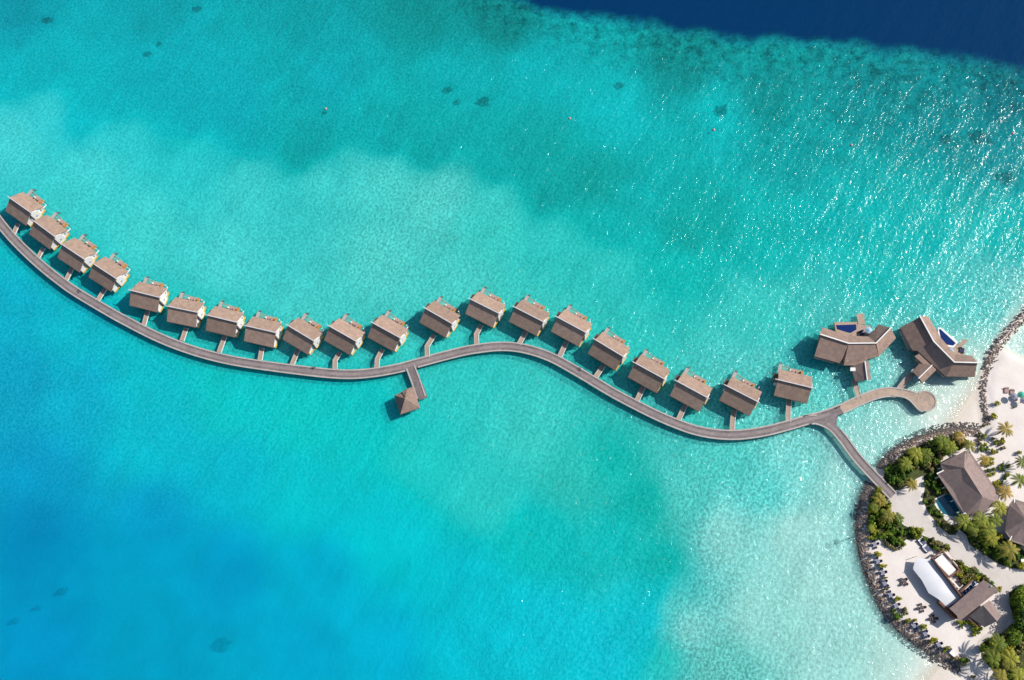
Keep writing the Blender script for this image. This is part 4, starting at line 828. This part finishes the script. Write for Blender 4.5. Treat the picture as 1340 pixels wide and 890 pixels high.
r = MB(); r.bar(f(306, 306, 4.6), f(530, 602, 4.6), .35, 3.8); r.build('panel', 'timber', wa, True)
r = MB(); r.bar(f(448, 470, 3.8), f(505, 532, 3.8), .5, .25); r.build('white_shelf', 'white_paint', wa, True)
pg = thing('pergola', 'small dark pergola with pale slats beside the bar roof', 'pergola', f(585, 530, GZ))
solid(pg, 'roof_board', f, [(522, 575), (628, 472), (648, 490), (535, 595)], 3.2, .15, 'navy_fabric')
for k in range(5):
    s_ = k/4; r = MB(); r.bar(f(530+95*s_, 572-90*s_, 3.45), f(545+95*s_, 592-90*s_, 3.45), .3, .15); r.build('slat', 'pale_blue', pg, True)
r = MB(); r.bar(f(518, 560, 3.5), f(615, 468, 3.5), .5, .3); r.build('beam', 'timber', pg, True)
for c in ((525, 572), (630, 478), (645, 492), (540, 592)):
    a = f(*c, GZ); r = MB(); r.tube([(a[0], a[1], GZ-.2), (a[0], a[1], 3.1)], .1, 6); r.build('post', 'timber', pg, True)
# shade sail
SZ = 3.3
rows = [((168, 299), (300, 309)), ((146, 384), (345, 378)), ((215, 470), (405, 462)), ((268, 570), (468, 540)), ((345, 618), (520, 602)), ((410, 682), (524, 606))]
sail = thing('shade_sail', 'large white shade sail stretched over the sand beside the bar', 'shade sail', f(320, 460, GZ))
mb = MB(); nr_, nc_ = 21, 11; vs = []
for i in range(nr_):
    u_ = i/(nr_-1)*(len(rows)-1); k = min(int(u_), len(rows)-2); s_ = u_-k
    l = [rows[k][0][c]*(1-s_)+rows[k+1][0][c]*s_ for c in (0, 1)]; r = [rows[k][1][c]*(1-s_)+rows[k+1][1][c]*s_ for c in (0, 1)]
    for j in range(nc_):
        q_ = j/(nc_-1); x = l[0]*(1-q_)+r[0]*q_; y = l[1]*(1-q_)+r[1]*q_
        z = SZ+.35*math.sin(math.pi*q_)*math.sin(math.pi*i/(nr_-1))-.25*math.sin(math.pi*i/(nr_-1)*2.5)**2*(abs(q_-.5)*2)**2
        vs.append(f(x, y, z))
fs = [(i*nc_+j, i*nc_+j+1, (i+1)*nc_+j+1, (i+1)*nc_+j) for i in range(nr_-1) for j in range(nc_-1)]
n0 = len(vs); mb.add(vs+[(x, y, z-.03) for x, y, z in vs], fs+[tuple(n0+i for i in reversed(q_)) for q_ in fs]); mb.build('canvas', 'canvas', sail, True, True)
for c in ((160, 290), (140, 388), (300, 300), (408, 690)):
    a = f(*c, GZ); r = MB(); r.tube([(a[0], a[1], GZ-.3), (a[0], a[1], SZ+.4)], .09, 8); r.build('mast', 'white_paint', sail, True)
for c in ((150, 272), (112, 292)):
    pass

# ------------------------------------------------------------------ plants
def leaf_cloud(seed, nl, rx, ry, h, size, lobes=6):
    rd = random.Random(seed); mb = MB(); L_ = []
    for _ in range(lobes):
        a = rd.random()*6.28; q_ = rd.random()**.5*.62; L_.append((rx*q_*math.cos(a), ry*q_*math.sin(a), h*rd.uniform(.35, .72), rd.uniform(.30, .52)))
    for _ in range(nl):
        cx, cy, cz, rr = rd.choice(L_)
        d = Vector((rd.gauss(0, 1), rd.gauss(0, 1), rd.gauss(0, 1))).normalized(); k = rd.random()**.4
        p_ = Vector((cx+d.x*rr*rx*k, cy+d.y*rr*ry*k, max(.08, cz+d.z*rr*h*k)))
        n_ = (d+Vector((rd.gauss(0, .6), rd.gauss(0, .6), .7+rd.gauss(0, .5)))).normalized(); u_ = n_.orthogonal().normalized(); u_.rotate(Matrix.Rotation(rd.random()*6.28, 3, n_)); v_ = n_.cross(u_)
        s_ = size*rd.uniform(.6, 1.4); mb.add([p_-u_*s_, p_+v_*s_*.5-u_*s_*.1, p_+u_*s_, p_-v_*s_*.5-u_*s_*.1], [(0, 3, 2, 1)])
    return mb
SHR = {}
for nm in ('green_leaves', 'yellow_leaves', 'olive_leaves'):
    SHR[nm] = [leaf_cloud(k*7+len(nm), 420, 1.25, 1.1, 1.7, .20, 7).mesh('foliage', nm, smooth='leaf') for k in range(4)]
stemm = MB()
for k in range(5):
    a = k*1.26; stemm.tube([(0, 0, -.1), (.25*math.cos(a), .25*math.sin(a), .5), (.7*math.cos(a), .7*math.sin(a), 1.1)], [.06, .04, .02], 5)
stemm = stemm.mesh('stem', 'stem')
def shrub(px, py, s_, kind, label, group, cat='shrub', name='shrub', sy=1.0, rz=None, zs=1.0):
    x, y, _ = un(px, py, GZ); z = max(.2, ground_z(x, y))
    t = thing(name, label, cat, (x, y, z-.02), random.random()*6.3 if rz is None else rz, group); t.scale = (s_, s_*sy, s_*zs)
    link('foliage', random.choice(SHR[kind]), t); link('stem', stemm, t); return t
def palm_crown(seed, nf, length, mname):
    rd = random.Random(seed); mb = MB()
    for k in range(nf):
        a = k*2.4+rd.uniform(-.2, .2); up = rd.uniform(.0, 1.0); Lf = length*rd.uniform(.8, 1.1); P = []
        for i in range(9):
            s_ = i/8; r_ = Lf*s_*(1-.12*s_*up); z = Lf*(.55*up*s_-(.35+.45*up)*s_*s_*1.05); P.append(Vector((r_*math.cos(a), r_*math.sin(a), z)))
        mb.tube(P, [.05-.005*i for i in range(9)], 4, False)
        side = Vector((-math.sin(a), math.cos(a), 0))
        for i in range(1, 9):
            for sub in (0, .5):
                if i == 8 and sub: continue
                p_ = P[i].lerp(P[min(i+1, 8)], sub); s_ = (i+sub)/8; ll = Lf*.19*math.sin(math.pi*min(1, .12+s_*.8))+.10; fw = (P[i]-P[i-1]).normalized()
                for sg in (-1, 1):
                    tip = p_+side*sg*ll*.8+fw*ll*.7+Vector((0, 0, -ll*.25)); wv = fw*.11
                    mb.add([p_-wv, p_+wv, tip+wv*.3, tip-wv*.3], [(0, 1, 2, 3)])
    return mb.mesh('crown', mname, smooth='leaf')
PC = {nm: [palm_crown(s0+k, 12+k, 3.2, nm) for k in range(3)] for s0, nm in ((3, 'palm_leaves'), (30, 'gold_palm_leaves'))}
TR = {}
def trunk_mesh(h, lean):
    key = (h, lean)
    if key not in TR:
        mb = MB(); P = [Vector((lean*(s_**1.6), 0, h*s_)) for s_ in np.linspace(0, 1, 8)]; mb.tube(P, [.24-.012*i for i in range(8)], 8); TR[key] = mb.mesh('trunk', 'bark')
    return TR[key]
def palm(px, py, h, s_, kind, label, group='coconut palms'):
    """px, py: where the crown's middle is seen"""
    x, y, _ = un(px, py, GZ+h); lean = random.choice((.4, .9, 1.4)); rz = random.random()*6.28
    bx0, by0 = x-lean*s_*math.cos(rz), y-lean*s_*math.sin(rz)
    t = thing('palm_tree', label, 'palm tree', (bx0, by0, max(.3, ground_z(bx0, by0))-.05), rz, group)
    link('trunk', trunk_mesh(h, lean), t).scale = (s_, 1, 1)
    c = link('crown', random.choice(PC[kind]), t); c.location = (lean*s_, 0, h); c.scale = (s_, s_, s_); c.rotation_euler = (0, 0, random.random()*6.28); return t
def in_poly(px, py, poly): return bool(inside(np.array([px]), np.array([py]), poly)[0])
def fill(poly, n, mind, kinds, smin, smax, label, group, name='shrub', soil=True, zs=1.0):
    xs = [q_[0] for q_ in poly]; ys = [q_[1] for q_ in poly]; pts = []; tries = 0
    while len(pts) < n and tries < 4000:
        tries += 1; x = random.uniform(min(xs), max(xs)); y = random.uniform(min(ys), max(ys))
        if in_poly(x, y, poly) and all(math.hypot(x-a, y-b) > mind for a, b in pts): pts.append((x, y))
    for x, y in pts: shrub(x, y, random.uniform(smin, smax), random.choice(kinds), label, group, name=name, zs=zs)
    if soil: soils.append(poly)
soils = []
G, Yl, O = 'green_leaves', 'yellow_leaves', 'olive_leaves'
PA = [(1156, 628), (1158, 617), (1172, 602), (1190, 589), (1212, 579), (1235, 575), (1262, 573), (1270, 580), (1258, 588), (1236, 596), (1229, 606), (1222, 612), (1214, 620), (1200, 626), (1190, 634), (1178, 641), (1170, 642)]
fill(PA, 46, 3.9, [G, G, G, O], 1.05, 1.5, 'dense green shrub in the thicket between rock wall and hip roofed house', 'shrubs right of the landing')
PA2 = [(1208, 618), (1226, 610), (1238, 645), (1222, 653), (1230, 668), (1238, 684), (1255, 690), (1252, 700), (1242, 700), (1228, 688), (1216, 672), (1207, 655), (1210, 640)]
fill(PA2, 26, 3.6, [G, G, O], .8, 1.2, 'low green shrub in the strip between path and blue pool', 'shrubs beside the pool')
PB = [(1138, 650), (1148, 639), (1160, 652), (1164, 668), (1174, 680), (1184, 688), (1202, 695), (1208, 702), (1198, 706), (1186, 706), (1172, 718), (1160, 708), (1150, 700), (1140, 708), (1136, 690)]
fill(PB, 40, 4.1, [G, G, Yl, G], 1.0, 1.45, 'bushy green shrub in the thicket left of the landing path', 'shrubs left of the landing')
PBe = [(1150, 702), (1160, 708), (1172, 719), (1186, 707), (1190, 709), (1174, 723), (1162, 716)]
fill(PBe, 7, 4, [O], .55, .8, 'dry olive shrub on the plaza edge of the thicket', 'dry shrubs at the plaza', soil=False)
PC_ = [(1206, 700), (1214, 703), (1238, 716), (1242, 720), (1228, 722), (1216, 716)]
fill(PC_, 10, 4, [O, G, O], .8, 1.1, 'dry brownish shrub in the hedge behind the blue daybeds', 'hedge behind the daybeds')
PD = [(1245, 731), (1254, 735), (1272, 744), (1288, 757), (1302, 766), (1308, 774), (1300, 773), (1288, 762), (1276, 760), (1262, 767), (1254, 757)]
fill(PD, 22, 4.4, [G, O, O, Yl], .85, 1.2, 'olive shrub in the planted strip between path and beach bar', 'shrubs by the bar')
PE = [(1252, 690), (1262, 684), (1285, 680), (1305, 700), (1318, 706), (1334, 716), (1345, 725), (1345, 745), (1322, 744), (1304, 737), (1288, 725), (1269, 713), (1264, 700)]
fill(PE, 36, 5, [G, G, G, Yl], 1.0, 1.45, 'green shrub under the palms between the two houses and path', 'shrubs below the houses')
PF = [(1284, 842), (1298, 834), (1312, 828), (1324, 816), (1345, 812), (1345, 900), (1316, 894), (1298, 876), (1284, 860)]
fill(PF, 32, 5.6, [G, G, Yl, O], 1.1, 1.6, 'leafy shrub in the thicket at the lower right corner', 'shrubs at lower right')
PF2 = [(1320, 775), (1330, 769), (1345, 768), (1345, 812), (1326, 806), (1322, 795)]
fill(PF2, 12, 5.4, [G], 1.1, 1.5, 'dark green shrub beside the path fork at the right edge', 'shrubs at the path fork')
PG = [(1253, 813), (1264, 811), (1278, 818), (1284, 823), (1272, 832), (1262, 828)]
fill(PG, 10, 4, [Yl, G, Yl], .7, 1.0, 'bright yellow green shrub below the bar roof', 'shrubs below the bar', soil=False)
PH = [(1278, 570), (1290, 566), (1303, 568), (1312, 578), (1315, 590), (1306, 598), (1298, 594), (1284, 590), (1276, 582)]
fill(PH, 14, 4.6, [Yl, G, O], .7, 1.1, 'yellow green shrub in the beach garden above the hip roofed house', 'shrubs in the beach garden', soil=False)
for nm, poly, n_ in (('upper', [(1283, 602), (1296, 600), (1306, 596), (1310, 602), (1296, 609), (1284, 610)], 7), ('middle', [(1290, 617), (1304, 611), (1318, 604), (1322, 609), (1310, 617), (1294, 624)], 8), ('lower', [(1299, 634), (1310, 627), (1320, 619), (1322, 624), (1312, 634), (1304, 640)], 7)):
    fill(poly, n_, 3.2, [Yl, G], .6, .9, 'yellow green shrub in the %s of three hedge rows beside the hip roofed house' % nm, 'hedge rows beside the house', soil=False)
for x, y, s_, sy, rz, k, lab in ((1146, 726, 1.5, .6, .1, Yl, 'wide yellow bush, uppermost along the rock wall'), (1152, 741.5, 1.7, .4, .05, Yl, 'long low yellow bush second along the rock wall'), (1157, 757, 1.0, .5, 0, O, 'small dry bush third along the rock wall'), (1160, 771, 1.2, .45, .4, O, 'narrow dry bush fourth along the rock wall'), (1173, 784, 1.4, .6, .5, Yl, 'yellow bush fifth along the rock wall'), (1174, 806, 1.5, 1.0, 0, G, 'big green bush at the bend of the rock wall'), (1183, 801, 1.3, .9, 1.2, O, 'olive bush standing beside the big green one at the bend'), (1169, 800, .9, 1, 0, G, 'green bush above the big one at the bend'), (1186, 813, 1.2, .6, .5, Yl, 'yellow bush right below the bend of the rock wall'), (1196, 812, .8, .7, .3, Yl, 'small yellow bush near the sail shadow'), (1206, 821, 1.3, .8, .2, Yl, 'round yellow bush between two blue tables'), (1219, 838, 1.6, .5, .7, Yl, 'long yellow bush between two blue tables at the lower wall'), (1236, 850, 1.5, .5, .7, Yl, 'long yellow bush left of the white daybed'), (1250, 862, 1.2, .5, -.4, O, 'olive bush below the white daybed'), (1261, 866, 1.6, .9, 0, G, 'green bush at the end of the lower rock wall'), (1273, 886, .8, .9, 0, O, 'small olive bush on the lower beach'), (1299, 546, 1.1, 1.2, 0, Yl, 'yellow green bush alone on the beach near the rock wall'), (1303.5, 529, 1.0, .9, 0, Yl, 'round yellow bush alone on white sand left of the parasols'), (1326.5, 533.5, .5, .8, 0, O, 'tiny olive bush on white sand below the parasols'), (1332, 593, .9, .8, 0, Yl, 'small bush alone on white sand right of the garden'), (1237, 715, 1.0, .9, 0, Yl, 'yellow bush at the tip of the hedge beside the path'), (1137, 668, 1.1, .8, 1, Yl, 'yellow bush against the rock wall left of the landing'), (1138, 705, 1.0, .9, 1, Yl, 'yellow green bush at the top left corner of the plaza'), (1288, 557, .8, .8, 0, O, 'small olive bush at the foot of the upper rock wall'), (1252, 569, 1.2, .7, 0, Yl, 'yellow bush on top of the rock wall above the hip roofed house')):
    shrub(x, y, s_, k, lab, 'bushes along the beach', sy=sy, rz=rz)
for i, (x, y, h, s_, k, lab) in enumerate([(1199, 594, 5, 1.05, 'palm_leaves', 'coconut palm left of a pair above the rock wall thicket'), (1212, 594, 4.5, .9, 'palm_leaves', 'coconut palm in the middle of the rock wall thicket'), (1186, 607, 5, .9, 'palm_leaves', 'coconut palm nearest the landing in the right thicket'), (1234, 578, 5, 1.0, 'palm_leaves', 'coconut palm over the thicket next to the rock wall top'), (1244, 585, 5, .9, 'palm_leaves', 'coconut palm above the hip roof, left one'), (1270, 583, 4.5, .8, 'gold_palm_leaves', 'yellowish palm above the hip roof, right one'), (1257, 572, 4, .7, 'gold_palm_leaves', 'golden palm leaning over the rock wall'), (1194, 634, 3.5, .75, 'gold_palm_leaves', 'small golden palm on sand at the path start'), (1152, 654, 4, .85, 'gold_palm_leaves', 'golden palm left of the landing, upper one'), (1163, 675, 4, .8, 'gold_palm_leaves', 'golden palm left of the landing, lower one'), (1176, 678, 3.5, .7, 'palm_leaves', 'small palm at the path edge of the left thicket'),
        (1317, 561, 4.5, .95, 'gold_palm_leaves', 'golden palm alone on the beach above the garden'), (1289, 602, 3.5, .7, 'gold_palm_leaves', 'golden palm beside the hip roof at its upper right'), (1316, 644, 4.5, .95, 'gold_palm_leaves', 'golden palm between the two houses, upper one'), (1335, 628, 4.5, .9, 'palm_leaves', 'palm at the right edge above the second house'), (1309, 664, 4.5, .95, 'palm_leaves', 'palm between the two houses, lower one'), (1262, 682, 5, 1.0, 'palm_leaves', 'palm below the hip roof, leftmost of the grove'), (1284, 681, 5.5, 1.05, 'palm_leaves', 'palm in the upper middle of the grove below the hip roof'), (1274, 690, 5, .95, 'palm_leaves', 'palm in the left middle of the grove'), (1294, 692, 5.5, 1.05, 'palm_leaves', 'palm in the centre of the grove below the hip roof'), (1303, 680, 5, .9, 'palm_leaves', 'palm in the grove close to the second house'), (1298, 704, 5, .9, 'palm_leaves', 'palm lowest in the grove'), (1322, 720, 6, 1.15, 'gold_palm_leaves', 'large orange tinged palm below the second house'), (1338, 604, 4, .8, 'palm_leaves', 'palm at the right edge beside the beach'),
        (1307, 842, 7, 1.05, 'palm_leaves', 'palm at lower right, upper one of the thicket'), (1300, 862, 7, 1.0, 'palm_leaves', 'palm at lower right, leaning over the sand'), (1322, 862, 7, 1.05, 'palm_leaves', 'palm at lower right, middle of the thicket'), (1333, 884, 6, 1.0, 'palm_leaves', 'palm in the lower right corner'), (1310, 885, 5.5, .9, 'gold_palm_leaves', 'golden palm at the bottom edge'), (1144, 664, 4, .6, 'palm_leaves', 'tall palm by the rock wall left of the landing'), (1141, 692, 7.5, .42, 'palm_leaves', 'slim tall palm by the rock wall above the plaza')]):
    palm(x, y, h, s_, k, lab)
# broad trees at the right edge
TC = leaf_cloud(99, 2600, 4.2, 3.8, 5.5, .30, 16).mesh('crown', 'green_leaves', smooth='leaf'); TC2 = leaf_cloud(55, 2600, 4.2, 3.8, 5.5, .30, 16).mesh('crown', 'green_leaves', smooth='leaf')
tb = MB(); tb.tube([(0, 0, -.2), (.1, .05, 2.0), (.2, .1, 3.6)], [.38, .28, .2], 8)
for k in range(6):
    a = k*1.05; tb.tube([(.1, .05, 1.8+.15*k), (1.4*math.cos(a), 1.4*math.sin(a), 3.4), (2.6*math.cos(a), 2.6*math.sin(a), 4.4)], [.16, .1, .05], 6)
tb = tb.mesh('trunk', 'bark')
for x, y, s_, lab in ((1337, 783, 1.0, 'broad dark green tree beside the path fork at the right edge'), (1344, 812, 1.25, 'broad dark green tree at the right edge above the lower thicket'), (1328, 832, .8, 'broad green tree rising from the lower right thicket')):
    p_ = un(x, y, GZ+3); t = thing('broadleaf_tree', lab, 'tree', (p_[0], p_[1], GZ-.05), random.random()*6, 'broad trees at the right edge'); t.scale = (s_, s_, s_)
    link('crown', random.choice((TC, TC2)), t); link('trunk', tb, t)
# leaf litter and soil under the thickets
for i, poly in enumerate(soils): sheet('planting_bed', poly, GZ+.012+.003*i, 'soil')
